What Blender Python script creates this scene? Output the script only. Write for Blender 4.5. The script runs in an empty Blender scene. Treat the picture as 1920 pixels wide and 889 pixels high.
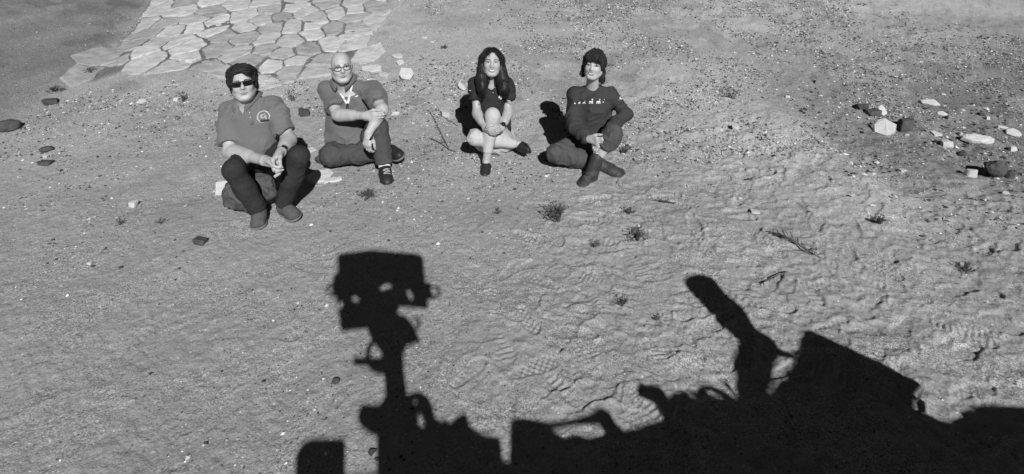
import bpy, bmesh, math, random
import numpy as np
from mathutils import Vector, Matrix
from mathutils.bvhtree import BVHTree
from mathutils.geometry import tessellate_polygon

scene = bpy.context.scene
C = scene.collection
R = math.radians

# ------------------------------------------------------------------ camera, sky, sun, exposure
CAM_H = 1.85
PITCH = R(9.6)
cam_data = bpy.data.cameras.new('camera')
cam = bpy.data.objects.new('camera', cam_data)
C.objects.link(cam)
cam.location = (0, 0, CAM_H)
cam.rotation_euler = (R(90) - PITCH, 0, 0)
cam_data.sensor_fit = 'HORIZONTAL'
cam_data.sensor_width = 36.0
cam_data.lens = 36.0 * 1000.0 / 1920.0
cam_data.shift_y = -(444.5 - 46.0) / 1920.0
cam_data.clip_start = 0.05
cam_data.clip_end = 1500
scene.camera = cam

SUN_EL, SUN_AZ = R(34.6), R(-15.4)          # elevation; bearing the light travels to (from +Y, towards +X)
SUN_D = np.array([math.sin(SUN_AZ) * math.cos(SUN_EL), math.cos(SUN_AZ) * math.cos(SUN_EL), -math.sin(SUN_EL)])
sun_data = bpy.data.lights.new('sun', 'SUN')
sun = bpy.data.objects.new('sun', sun_data)
C.objects.link(sun)
sun_data.energy = 5.0
sun_data.angle = R(0.53)
sun_data.color = (1.0, 1.0, 1.0)             # the photograph is black and white
sun.location = (3, -8, 8)
sun.rotation_euler = Vector(SUN_D).to_track_quat('-Z', 'Y').to_euler()

world = bpy.data.worlds.new('World')
scene.world = world
world.use_nodes = True
wn, wl = world.node_tree.nodes, world.node_tree.links
wn.clear()
sky_n = wn.new('ShaderNodeTexSky')
sky_n.sky_type = 'NISHITA'
sky_n.sun_disc = False
sky_n.sun_elevation = SUN_EL
sky_n.sun_rotation = SUN_AZ + math.pi        # the side the sun stands on
sky_n.altitude = 400
sky_n.dust_density = 0.1
sky_n.air_density = 0.4                     # dry, very clear air
bw = wn.new('ShaderNodeSeparateColor')        # the camera sees through a red filter: no blue skylight
bg = wn.new('ShaderNodeBackground')
bg.inputs['Strength'].default_value = 0.05
wo = wn.new('ShaderNodeOutputWorld')
wl.new(sky_n.outputs[0], bw.inputs[0]); wl.new(bw.outputs[0], bg.inputs[0]); wl.new(bg.outputs[0], wo.inputs[0])
scene.view_settings.view_transform = 'Standard'
scene.view_settings.look = 'None'
scene.view_settings.exposure = 0.06
scene.view_settings.gamma = 1.0

# ------------------------------------------------------------------ helpers
FW = np.array([0, math.cos(PITCH), -math.sin(PITCH)])
UP = np.array([0, math.sin(PITCH), math.cos(PITCH)])
CAM = np.array([0, 0, CAM_H])
def ray(px, py):
    d = FW + np.array([1., 0, 0]) * (px - 960) / 1000 + UP * (46 - py) / 1000
    return d / np.linalg.norm(d)
def aty(px, py, y):
    d = ray(px, py); return CAM + d * (y / d[1])
def nrm(v):
    v = np.asarray(v, float); return v / np.linalg.norm(v)

def _h(ix, iy, iz, seed):
    h = (ix.astype(np.int64) * 374761393 + iy.astype(np.int64) * 668265263 + iz * 1274126177 + seed * 974634777) & 0xFFFFFFFF
    h = ((h ^ (h >> 13)) * 1274126177) & 0xFFFFFFFF
    h = ((h ^ (h >> 15)) * 2246822519) & 0xFFFFFFFF
    return ((h ^ (h >> 16)) & 0xFFFFFF) / float(0xFFFFFF)
def vn2(x, y, seed=0):
    x = np.asarray(x, float); y = np.asarray(y, float)
    ix = np.floor(x); iy = np.floor(y); fx = x - ix; fy = y - iy
    fx = fx * fx * fx * (fx * (fx * 6 - 15) + 10); fy = fy * fy * fy * (fy * (fy * 6 - 15) + 10)
    a = _h(ix, iy, 0, seed); b = _h(ix + 1, iy, 0, seed); c = _h(ix, iy + 1, 0, seed); d = _h(ix + 1, iy + 1, 0, seed)
    return (a + (b - a) * fx) * (1 - fy) + (c + (d - c) * fx) * fy
def fbm2(x, y, o=4, seed=0):
    s = 0; a = .5; t = 0
    for i in range(o):
        s = s + a * vn2(x * 2 ** i + 17.3 * i, y * 2 ** i - 9.1 * i, seed + i); t += a; a *= .5
    return s / t
def vn3(x, y, z, seed=0):
    ix = np.floor(x); iy = np.floor(y); iz = np.floor(z)
    fx = x - ix; fy = y - iy; fz = z - iz
    fx = fx * fx * (3 - 2 * fx); fy = fy * fy * (3 - 2 * fy); fz = fz * fz * (3 - 2 * fz)
    r = 0
    for k in (0, 1):
        zz = (iz + k).astype(np.int64)
        a = _h(ix, iy, zz, seed); b = _h(ix + 1, iy, zz, seed); c = _h(ix, iy + 1, zz, seed); d = _h(ix + 1, iy + 1, zz, seed)
        v = (a + (b - a) * fx) * (1 - fy) + (c + (d - c) * fx) * fy
        r = r + v * (fz if k else 1 - fz)
    return r
def sst(a, b, x):
    t = np.clip((x - a) / (b - a), 0, 1); return t * t * (3 - 2 * t)

def link(o, parent=None):
    C.objects.link(o)
    if parent is not None:
        o.parent = parent
        q = parent
        while q.parent is not None: q = q.parent
        o.matrix_parent_inverse = Matrix.Translation(-q.location) if parent is q else Matrix.Identity(4)
    return o
def mesh_np(name, V, Fc, mats, parent=None, smooth=True, attrs=None):
    V = np.asarray(V, np.float32); 
    me = bpy.data.meshes.new(name)
    if isinstance(Fc, np.ndarray):
        n, k = Fc.shape
        me.vertices.add(len(V)); me.vertices.foreach_set('co', V.ravel())
        me.loops.add(n * k); me.loops.foreach_set('vertex_index', Fc.astype(np.int32).ravel())
        me.polygons.add(n); me.polygons.foreach_set('loop_start', np.arange(0, n * k, k, dtype=np.int32))
        me.polygons.foreach_set('loop_total', np.full(n, k, np.int32))
    else:
        me.from_pydata([tuple(v) for v in V], [], [list(q) for q in Fc])
    me.polygons.foreach_set('use_smooth', np.full(len(me.polygons), smooth))
    for an, av in (attrs or {}).items():
        at = me.attributes.new(an, 'FLOAT', 'POINT'); at.data.foreach_set('value', np.asarray(av, np.float32))
    me.update(calc_edges=True); me.validate()
    if not isinstance(mats, (list, tuple)): mats = [mats]
    for m in mats: me.materials.append(m)
    return link(bpy.data.objects.new(name, me), parent)
def tag(o, label=None, cat=None, group=None, kind=None):
    for k, v in (('label', label), ('category', cat), ('group', group), ('kind', kind)):
        if v: o[k] = v
    return o
def empty(name, loc, label, cat, group=None):
    o = bpy.data.objects.new(name, None); o.empty_display_size = .1
    C.objects.link(o); o.location = Vector(loc)
    return tag(o, label, cat, group)

def mat(name, base, rough=.8, var=.25, scale=20, bump=.2, bscale=None, bdist=.004, spec=.3, rand=0, detail=6, metal=0, stretch=None, sheen=0):
    m = bpy.data.materials.new(name); m.use_nodes = True
    n, l = m.node_tree.nodes, m.node_tree.links
    b = n['Principled BSDF']
    b.inputs['Roughness'].default_value = rough; b.inputs['Metallic'].default_value = metal
    b.inputs['Specular IOR Level'].default_value = spec
    if sheen: b.inputs['Sheen Weight'].default_value = sheen
    tc = n.new('ShaderNodeTexCoord'); src = tc.outputs['Object']
    if stretch:
        mp = n.new('ShaderNodeMapping'); mp.inputs['Scale'].default_value = stretch; l.new(src, mp.inputs[0]); src = mp.outputs[0]
    no = n.new('ShaderNodeTexNoise'); no.inputs['Scale'].default_value = scale; no.inputs['Detail'].default_value = detail
    no.inputs['Roughness'].default_value = .62
    l.new(src, no.inputs['Vector'])
    mr = n.new('ShaderNodeMapRange'); mr.inputs['From Min'].default_value = .25; mr.inputs['From Max'].default_value = .75
    mr.inputs['To Min'].default_value = base * (1 - var); mr.inputs['To Max'].default_value = base * (1 + var)
    l.new(no.outputs[0], mr.inputs[0]); out = mr.outputs[0]
    if rand:
        oi = n.new('ShaderNodeObjectInfo'); m2 = n.new('ShaderNodeMapRange')
        m2.inputs['To Min'].default_value = 1 - rand; m2.inputs['To Max'].default_value = 1 + rand
        l.new(oi.outputs['Random'], m2.inputs[0])
        mu = n.new('ShaderNodeMath'); mu.operation = 'MULTIPLY'; l.new(out, mu.inputs[0]); l.new(m2.outputs[0], mu.inputs[1]); out = mu.outputs[0]
    l.new(out, b.inputs['Base Color'])
    if bump:
        n2 = n.new('ShaderNodeTexNoise'); n2.inputs['Scale'].default_value = bscale or scale * 4; n2.inputs['Detail'].default_value = 5
        l.new(src, n2.inputs['Vector'])
        bp = n.new('ShaderNodeBump'); bp.inputs['Strength'].default_value = bump; bp.inputs['Distance'].default_value = bdist
        l.new(n2.outputs[0], bp.inputs['Height']); l.new(bp.outputs[0], b.inputs['Normal'])
    return m

# ------------------------------------------------------------------ terrain
def ramp(y):
    y = np.asarray(y, float)
    return np.where(y < 3.4, 0, np.where(y < 5.6, .3 * (y - 3.4) ** 2 / 4.4, .33 + .3 * (y - 5.6)))
def ground_on(fn, px, py):
    d = ray(px, py); lo, hi = .5, 60.
    for _ in range(60):
        t = (lo + hi) / 2; p = CAM + d * t
        if p[2] > float(fn(p[0], p[1])): lo = t
        else: hi = t
    return CAM + d * hi
_bl = [ground_on(lambda x, y: ramp(y), *q) for q in ((-120, 300), (0, 240), (100, 190), (165, 148), (225, 85), (270, 30), (300, -20))]
BLY = np.array([q[1] for q in _bl] + [60.]); BLX = np.array([q[0] for q in _bl] + [_bl[-1][0] - 6])
_cr = [ground_on(lambda x, y: ramp(y), *q) for q in ((1385, 180), (1470, 240), (1540, 300), (1610, 365))]
def crest_d(x, y):
    """signed distance in x from the sand crest on the right (positive = right of it)"""
    ys = np.array([q[1] for q in _cr][::-1]); xs = np.array([q[0] for q in _cr][::-1])
    return x - np.interp(y, ys, xs)
def macro(x, y):
    x = np.asarray(x, float); y = np.asarray(y, float)
    yy = np.minimum(y, 9.0 + 3.2 * (1 - np.exp(-np.maximum(y - 9.0, 0) / 3.2)))
    h = ramp(yy)
    h = h + np.where(np.hypot(x, y) > 14, .05 * (fbm2(x * .05, y * .05, 3, 91) - .5) * np.hypot(x, y), 0)
    dl = np.interp(y, BLY, BLX) - x
    dl = np.where(y > BLY[0] - .5, dl, -1)
    h = h + .16 * np.clip(dl - .15, 0, 6) - .07 * np.exp(-((dl - .05) / .25) ** 2) * (y > BLY[0] - .5)
    cd = crest_d(x, y); w = sst(3.0, 3.7, y) * (1 - sst(5.2, 6.4, y))
    h = h + w * .09 * np.exp(-(np.where(cd > 0, cd / .22, cd / .6)) ** 2)
    h = h + .035 * (fbm2(x * .9, y * .9, 3, 5) - .5) * 2 * sst(1.0, 2.5, y)
    return h
def ground(px, py):
    p = ground_on(macro, px, py); return p

def trample(x, y):
    """0..1: how trodden the sand is (rough right-hand side and middle foreground)"""
    t = sst(-.35, .5, x - .18 * (y - 2.2)) * (1 - sst(4.0, 5.2, y - .35 * np.clip(x - 1, 0, 1.2)))
    return t
def detail(x, y):
    tr = trample(x, y)
    wx = x + .10 * (fbm2(x * 3, y * 3, 2, 30) - .5); wy = y + .10 * (fbm2(x * 3, y * 3, 2, 31) - .5)
    n1 = fbm2(wx * 2.6 + wy * .9, wy * 6.5, 3, 11); rid = 1 - np.abs(2 * n1 - 1)
    n2 = fbm2(wx * 7 + wy * 3, wy * 13 - wx * 2, 3, 12); rid2 = 1 - np.abs(2 * n2 - 1)
    n3 = fbm2(x * 30, y * 30, 2, 13)
    n3b = fbm2(x * 2.2, y * 2.2, 2, 41); n4 = fbm2(wx * 16, wy * 24, 3, 42)
    sharp = np.where(rid > .86, (rid - .86), 0)
    h = tr * ((.010 * (n1 - .5)) + .006 * (n2 - .5) + .003 * rid2 ** 3 + .016 * (n4 - .5))
    lump = fbm2(wx * 4.5, wy * 5.5, 3, 17)
    lz = np.exp(-((x - 1.9) / .75) ** 2 - ((y - 4.1) / .75) ** 2)
    h = h + lz * .045 * (lump - .5)
    dirt = sst(2.3, 3.0, x) * sst(2.6, 3.4, y)
    h = h + dirt * .055 * (fbm2(x * 6, y * 6, 4, 19) - .5)
    hill = sst(3.6, 5.0, y)
    cl = sst(.45, .62, fbm2(x * 1.3, y * 1.3, 3, 23))
    h = h + hill * (.010 + .020 * cl) * (fbm2(x * 9, y * 9, 3, 22) - .5)
    h = h + (.006 + .004 * tr) * (n3 - .5)
    h = h + (1 - tr) * (.007 * (fbm2(x * 19 + y * 4, y * 13 - x * 3, 4, 15) - .5) + .006 * (fbm2(x * 4, y * 2.6, 3, 16) - .5))
    return h

rng = np.random.default_rng(7)
def place_prints():
    pr = []
    spots = [(1680,625),(1560,612),(1590,695),(1810,690),(1760,500),(1640,560),(1735,560),(1800,540),(1520,545),(1450,520),(1330,505),(1290,440),
             (1130,520),(960,505),(1080,625),(1130,650),(1000,690),(1150,710),(950,760),(1040,790),(880,700),(850,620),(1300,690),(1240,640),
             (1350,600),(1400,650),(1480,690),(1550,640),(1850,600),(1700,440),(1600,430),(1500,400),(1440,370),(1380,400),(1650,500),(1560,480),
             (1500,470),(1420,440),(1850,470),(1790,430),(1820,650),(1740,660),(1680,690),(1640,640),(1130,575),(1200,560),(920,560),(990,600),
             (560,720),(480,700),(430,760),(500,560),(350,735),(620,800),(250,640),(940,650),(1060,730),(1250,480),(1180,480)]
    for px, py in spots:
        g = ground_on(lambda x, y: ramp(y), px, py); pr.append((g[0], g[1]))
    for _ in range(230):
        a = rng.uniform(.05, 3.4); b = rng.uniform(1.7, 4.6)
        if rng.random() < trample(np.array(a), np.array(b)): pr.append((a, b))
    return pr
def footprints(x, y, h):
    for ip, (cx, cy) in enumerate(place_prints()):
        ang = rng.uniform(0, 2 * math.pi); L = rng.uniform(.20, .27); W = L * .37
        i = np.nonzero((np.abs(x - cx) < .24) & (np.abs(y - cy) < .24))[0]
        if not len(i): continue
        dx = x[i] - cx; dy = y[i] - cy
        a = dx * math.cos(ang) + dy * math.sin(ang); b = -dx * math.sin(ang) + dy * math.cos(ang)
        s = a / L                                   # -.5 .. .5
        half = W * .5 * np.sqrt(np.clip(1 - (2 * s) ** 4, 0, 1)) * (.86 + .22 * np.sin((s + .1) * 5.2) * .8 - .22 * np.exp(-((s + .08) / .12) ** 2))
        e = half - np.abs(b); e = np.where(np.abs(s) > .5, -np.hypot((np.abs(s) - .5) * L, b), e)
        ins = sst(-.004, .008, e)
        dep = rng.uniform(.003, .011) * (.35 if cx < -.3 else (.5 if cx < .9 and cy < 3 else 1)) * (sst(.22, .6, vn2(x[i] * 6, y[i] * 6, 47)) if ip > 40 else .8 + .4 * vn2(x[i] * 6, y[i] * 6, 47)); ph = rng.uniform(0, 6)
        wl = rng.uniform(.024, .034); kind = rng.integers(0, 3)
        if kind == 0: rib = np.sin(2 * math.pi * a / wl + ph)
        elif kind == 1: rib = np.sin(2 * math.pi * (a + .5 * np.abs(b)) / wl + ph)
        else: rib = np.sin(2 * math.pi * a / wl + ph) * np.sin(2 * math.pi * b / (wl * 1.1))
        vis = rng.uniform(.2, 1.0) * sst(.3, .55, vn2(x[i] * 9, y[i] * 9, 44))
        h[i] = h[i] * (1 - .6 * ins) + ins * (-dep + 0.0042 * rib * vis * (.5 if cx < -.3 else 1)) + (.25 + .55 * vis) * dep * .6 * np.exp(-((e + .010) / .011) ** 2)
    # scuffs: low scarps that drop on the far side
    for q in range(330):
        if q < 250:
            cx, cy = rng.uniform(-.3, 3.3), rng.uniform(1.7, 4.7)
            if rng.random() > trample(np.array(cx), np.array(cy)): continue
            A = rng.uniform(.003, .010)
        else: cx, cy = rng.uniform(-3.2, 0), rng.uniform(1.6, 4.2); A = rng.uniform(.0015, .005)
        ang = rng.normal(.25, .55); L = rng.uniform(.04, .16); cv = rng.normal(0, 2.2); back = rng.uniform(.03, .10)
        i = np.nonzero((np.abs(x - cx) < .34) & (np.abs(y - cy) < .34))[0]
        if not len(i): continue
        dx = x[i] - cx; dy = y[i] - cy
        a = dx * math.cos(ang) + dy * math.sin(ang); b = -dx * math.sin(ang) + dy * math.cos(ang) - cv * a * a + .006 * np.sin(a * 55 + q)
        h[i] += A * np.exp(-(np.abs(a) / L) ** 3) * np.where(b < 0, np.exp(b / back), np.clip(1 - b / .010, 0, 1))
    # wheel track with cross bars at the right edge
    g0 = ground_on(lambda x, y: ramp(y), 1745, 760); g1 = ground_on(lambda x, y: ramp(y), 1850, 700)
    u = nrm((g1 - g0)[:2]); v = np.array([-u[1], u[0]])
    a = (x - g0[0]) * u[0] + (y - g0[1]) * u[1]; b = (x - g0[0]) * v[0] + (y - g0[1]) * v[1]
    w = sst(.21, .18, np.abs(b)) * sst(-.2, 0, a) * sst(.75, .45, a)
    saw = (a / .075) % 1.0
    h += w * (-.012 + .014 * np.where(saw < .75, saw / .75, (1 - saw) / .25) * sst(.3, .45, vn2(x * 5, y * 5, 3) + .1))
    h += .005 * np.exp(-((np.abs(b) - .225) / .02) ** 2) * sst(-.2, 0, a) * sst(.75, .45, a)
    return h

def build_ground():
    th = np.concatenate([np.linspace(-52, 52, 1000), np.linspace(52, 308, 66)[1:-1]]) * math.pi / 180
    rr = np.concatenate([np.linspace(.05, 1.25, 14), np.geomspace(1.28, 6, 560), np.geomspace(6, 10, 110)[1:], np.geomspace(10, 400, 46)[1:]])
    nt, nr = len(th), len(rr)
    X = (rr[:, None] * np.sin(th)[None]).ravel(); Y = (rr[:, None] * np.cos(th)[None]).ravel()
    Hh = np.zeros_like(X)
    near = (np.repeat(rr, nt) < 11)
    d = np.zeros_like(X); d[near] = detail(X[near], Y[near])
    d = footprints(X, Y, d)
    Z = macro(X, Y) + d
    i = np.arange(nr - 1)[:, None]; j = np.arange(nt)[None]; j2 = (j + 1) % nt
    Q = np.stack([i * nt + j + 0 * i, i * nt + j2, (i + 1) * nt + j2, (i + 1) * nt + j], -1).reshape(-1, 4)
    V = np.stack([X, Y, Z], 1)
    V = np.vstack([V, [[0, 0, 0]]])
    cap = np.array([[len(V) - 1, (k + 1) % nt, k, k] for k in range(nt)])[:, :3]
    # soil kinds: 0 plain sand, dark gravelly dirt to the right and on the far left bank, pale dry sand on the trodden crest
    cd = crest_d(X, Y)
    wob = .5 * (fbm2(X * 1.2, Y * 1.2, 3, 61) - .5)
    zone = np.ones_like(X)
    zone *= 1 - .36 * sst(-.22, .62, cd + wob * .9) * sst(3.0, 4.0, Y + wob) * sst(6.6, 4.6, Y + wob * 2 - .25 * cd)
    dl = np.interp(Y, BLY, BLX) - X
    zone *= 1 - (.46 + .25 * (fbm2((X - Y * .5) * 2.2, (X * .5 + Y) * .5, 3, 77) - .5)) * sst(-.10, .35, dl + wob * .3) * (Y > BLY[0] - .5)
    zone *= 1 + .24 * np.exp(-((cd + .45 + wob * .5) / .5) ** 2) * sst(3.1, 3.9, Y) * sst(6.8, 4.4, Y)
    zone *= 1 - .13 * sst(.5, .75, fbm2(X * 1.1, Y * 1.6, 4, 71)) * sst(3.2, 4.5, Y)
    zone *= 1 - .22 * sst(.50, .62, fbm2(X * 4, Y * 5, 4, 73)) * sst(.42, .6, fbm2(X * .9 + 5, Y * .9, 3, 74)) * sst(3.0, 4.2, Y)
    gp = [ground_on(lambda x, y: ramp(y), *q)[:2] for q in ((170,150),(275,128),(400,143),(470,158),(640,135),(690,70),(725,10))]
    fy = np.interp(X, [q[0] for q in gp], [q[1] for q in gp])
    zone *= 1 - .55 * sst(-.02, .12, Y - fy + wob * .1) * sst(-.15, .05, X - np.interp(Y, BLY, BLX)) * sst(gp[-1][0] + .1, gp[-1][0] - .1, X) * (Y < 9)
    # faces: fan centre as triangles needs its own polygons; keep one mesh by degenerate-free mixed faces
    me = bpy.data.meshes.new('sand_ground')
    me.vertices.add(len(V)); me.vertices.foreach_set('co', V.astype(np.float32).ravel())
    Qf = Q[:, ::-1].astype(np.int32)
    tri = cap[:, ::-1].astype(np.int32)
    loops = np.concatenate([Qf.ravel(), tri.ravel()])
    me.loops.add(len(loops)); me.loops.foreach_set('vertex_index', loops)
    st = np.concatenate([np.arange(len(Qf)) * 4, len(Qf) * 4 + np.arange(len(tri)) * 3]).astype(np.int32)
    tot = np.concatenate([np.full(len(Qf), 4), np.full(len(tri), 3)]).astype(np.int32)
    me.polygons.add(len(st)); me.polygons.foreach_set('loop_start', st); me.polygons.foreach_set('loop_total', tot)
    me.polygons.foreach_set('use_smooth', np.ones(len(st), bool))
    at = me.attributes.new('soil', 'FLOAT', 'POINT'); at.data.foreach_set('value', np.append(zone, 1).astype(np.float32))
    me.update(calc_edges=True); me.validate()
    me.materials.append(sand_material())
    o = link(bpy.data.objects.new('sand_ground', me)); tag(o, kind='structure')
    return V
def sand_material():
    m = bpy.data.materials.new('sand'); m.use_nodes = True
    n, l = m.node_tree.nodes, m.node_tree.links; b = n['Principled BSDF']
    b.inputs['Roughness'].default_value = .95; b.inputs['Specular IOR Level'].default_value = .15
    tc = n.new('ShaderNodeTexCoord')
    at = n.new('ShaderNodeAttribute'); at.attribute_name = 'soil'
    def noise(s, d=5, r=.6):
        q = n.new('ShaderNodeTexNoise'); q.inputs['Scale'].default_value = s; q.inputs['Detail'].default_value = d; q.inputs['Roughness'].default_value = r
        l.new(tc.outputs['Object'], q.inputs['Vector']); return q.outputs[0]
    def mp(src, a, b_, c, d):
        q = n.new('ShaderNodeMapRange'); q.inputs['From Min'].default_value = a; q.inputs['From Max'].default_value = b_
        q.inputs['To Min'].default_value = c; q.inputs['To Max'].default_value = d; l.new(src, q.inputs[0]); return q.outputs[0]
    def mul(a, b_, op='MULTIPLY'):
        q = n.new('ShaderNodeMath'); q.operation = op; l.new(a, q.inputs[0])
        if isinstance(b_, float): q.inputs[1].default_value = b_
        else: l.new(b_, q.inputs[1])
        return q.outputs[0]
    patchy = mp(noise(2.6, 5, .65), .42, .62, .25, 1.0)
    g0 = mp(noise(150, 3, .75), .3, .7, -1.0, 1.1); g1 = mul(g0, patchy)
    grain = n.new('ShaderNodeMath'); grain.operation = 'ADD'; grain.inputs[1].default_value = 1.0; l.new(g1, grain.inputs[0]); grain = grain.outputs[0]
    mid = mp(noise(18, 5, .65), .3, .7, .88, 1.12)
    big = mp(noise(1.7, 4, .6), .3, .7, .92, 1.08)
    v = mul(mul(mul(grain, mid), big), at.outputs['Fac'])
    v = mul(v, .31)
    # scattered dark specks and pale grains
    def specks(scale, thr, seedoff):
        q = n.new('ShaderNodeTexVoronoi'); q.inputs['Scale'].default_value = scale
        l.new(tc.outputs['Object'], q.inputs['Vector'])
        s = n.new('ShaderNodeSeparateColor'); l.new(q.outputs['Color'], s.inputs[0])
        near = mp(q.outputs['Distance'], .25, .45, 1, 0)
        pick = mp(s.outputs[seedoff], thr, thr + .02, 0, 1)
        return mul(near, pick)
    dk = mul(specks(70, .93, 0), .55); lt = mul(specks(95, .955, 1), .30)
    dinv = n.new('ShaderNodeMath'); dinv.operation = 'SUBTRACT'; dinv.inputs[0].default_value = 1; l.new(dk, dinv.inputs[1])
    v = mul(v, dinv.outputs[0]); v = mul(v, lt, 'ADD')
    l.new(v, b.inputs['Base Color'])
    hsum = mul(mul(noise(230, 4, .7), .4), mul(noise(45, 5, .6), 1.0), 'ADD')
    bp = n.new('ShaderNodeBump'); bp.inputs['Strength'].default_value = .9; bp.inputs['Distance'].default_value = .009
    l.new(hsum, bp.inputs['Height']); l.new(bp.outputs[0], b.inputs['Normal'])
    return m
GV = build_ground()

# ------------------------------------------------------------------ materials
M = {
 'flag': mat('pale_flagstone', .36, .85, .34, 7, .8, 30, .010, rand=.30, stretch=(1, 2.0, 1)),
 'pale': mat('pale_rock', .46, .85, .18, 25, .5, 60, .005, rand=.12),
 'grey': mat('grey_rock', .22, .9, .3, 25, .6, 60, .005, rand=.12),
 'dark': mat('dark_rock', .065, .9, .35, 25, .7, 50, .006, rand=.2),
 'lava': mat('dark_pitted_rock', .075, .9, .4, 30, 1.0, 45, .012),
 'twig': mat('dry_twig', .085, .9, .4, 40, .2),
 'drytwig': mat('pale_dry_twig', .16, .9, .4, 40, .2),
 'leaf': mat('dark_leaf', .075, .8, .4, 40, .2),
 'skin': mat('fair_skin', .385, .5, .15, 45, .08, 200, .002, spec=.35),
 'skin2': mat('tanned_skin', .345, .48, .15, 45, .06, 200, .002, spec=.4),
 'shirt1': mat('grey_pique_cotton', .135, .9, .08, 60, .25, 700, .001, spec=.1, sheen=.1),
 'shirt2': mat('mid_grey_cotton', .125, .9, .08, 60, .25, 700, .001, spec=.1, sheen=.1),
 'shirt3': mat('black_cotton', .026, .85, .12, 60, .25, 700, .001, spec=.15),
 'shirt4': mat('charcoal_cotton', .040, .85, .12, 60, .25, 700, .001, spec=.15),
 'jeans': mat('dark_denim', .030, .85, .35, 30, .4, 500, .001, spec=.15),
 'slacks': mat('grey_twill', .062, .85, .15, 30, .3, 500, .001, spec=.15),
 'khaki': mat('pale_khaki', .42, .85, .10, 30, .3, 500, .001, spec=.15),
 'cargo': mat('charcoal_twill', .068, .85, .15, 30, .3, 500, .001, spec=.15),
 'hair': mat('dark_hair', .022, .6, .7, 60, .5, 160, .004, spec=.22, stretch=(1, 1, .12)),
 'hairs': mat('straight_black_hair', .010, .55, .4, 60, .25, 160, .002, spec=.3, stretch=(1, 1, .08)),
 'suede': mat('grey_suede', .085, .95, .3, 50, .4, 300, .002, spec=.1),
 'blackshoe': mat('black_leather', .022, .5, .3, 50, .3, 200, .001),
 'boot': mat('worn_dark_leather', .040, .55, .55, 22, .5, 120, .003),
 'sole': mat('rubber_sole', .07, .8, .3, 50, .2),
 'palesole': mat('grey_rubber_sole', .16, .8, .3, 50, .2),
 'white': mat('white_cloth', .75, .8, .05, 60, .2),
 'print': mat('white_print', .72, .8, .05, 60, .0),
 'printgrey': mat('grey_print', .40, .8, .05, 60, .0),
 'printdark': mat('dark_print', .02, .8, .05, 60, .0),
 'glass': mat('black_lens', .008, .12, .0, 20, 0, spec=.6),
 'frame': mat('dark_frame', .03, .4, .0, 20, 0),
 'eye': mat('eye_white', .50, .3, .05, 60, 0),
 'iris': mat('dark_iris', .015, .3, .0, 60, 0),
 'lip': mat('lips', .22, .5, .1, 60, .1),
 'lipdark': mat('mouth_shadow_line', .09, .6, .1, 60, 0),
 'tooth': mat('teeth', .78, .3, .03, 60, 0),
 'roverm': mat('rover_metal', .35, .5, .1, 10, .1, metal=.3),
 'roverd': mat('rover_dark', .05, .6, .2, 10, .1),
}

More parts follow.
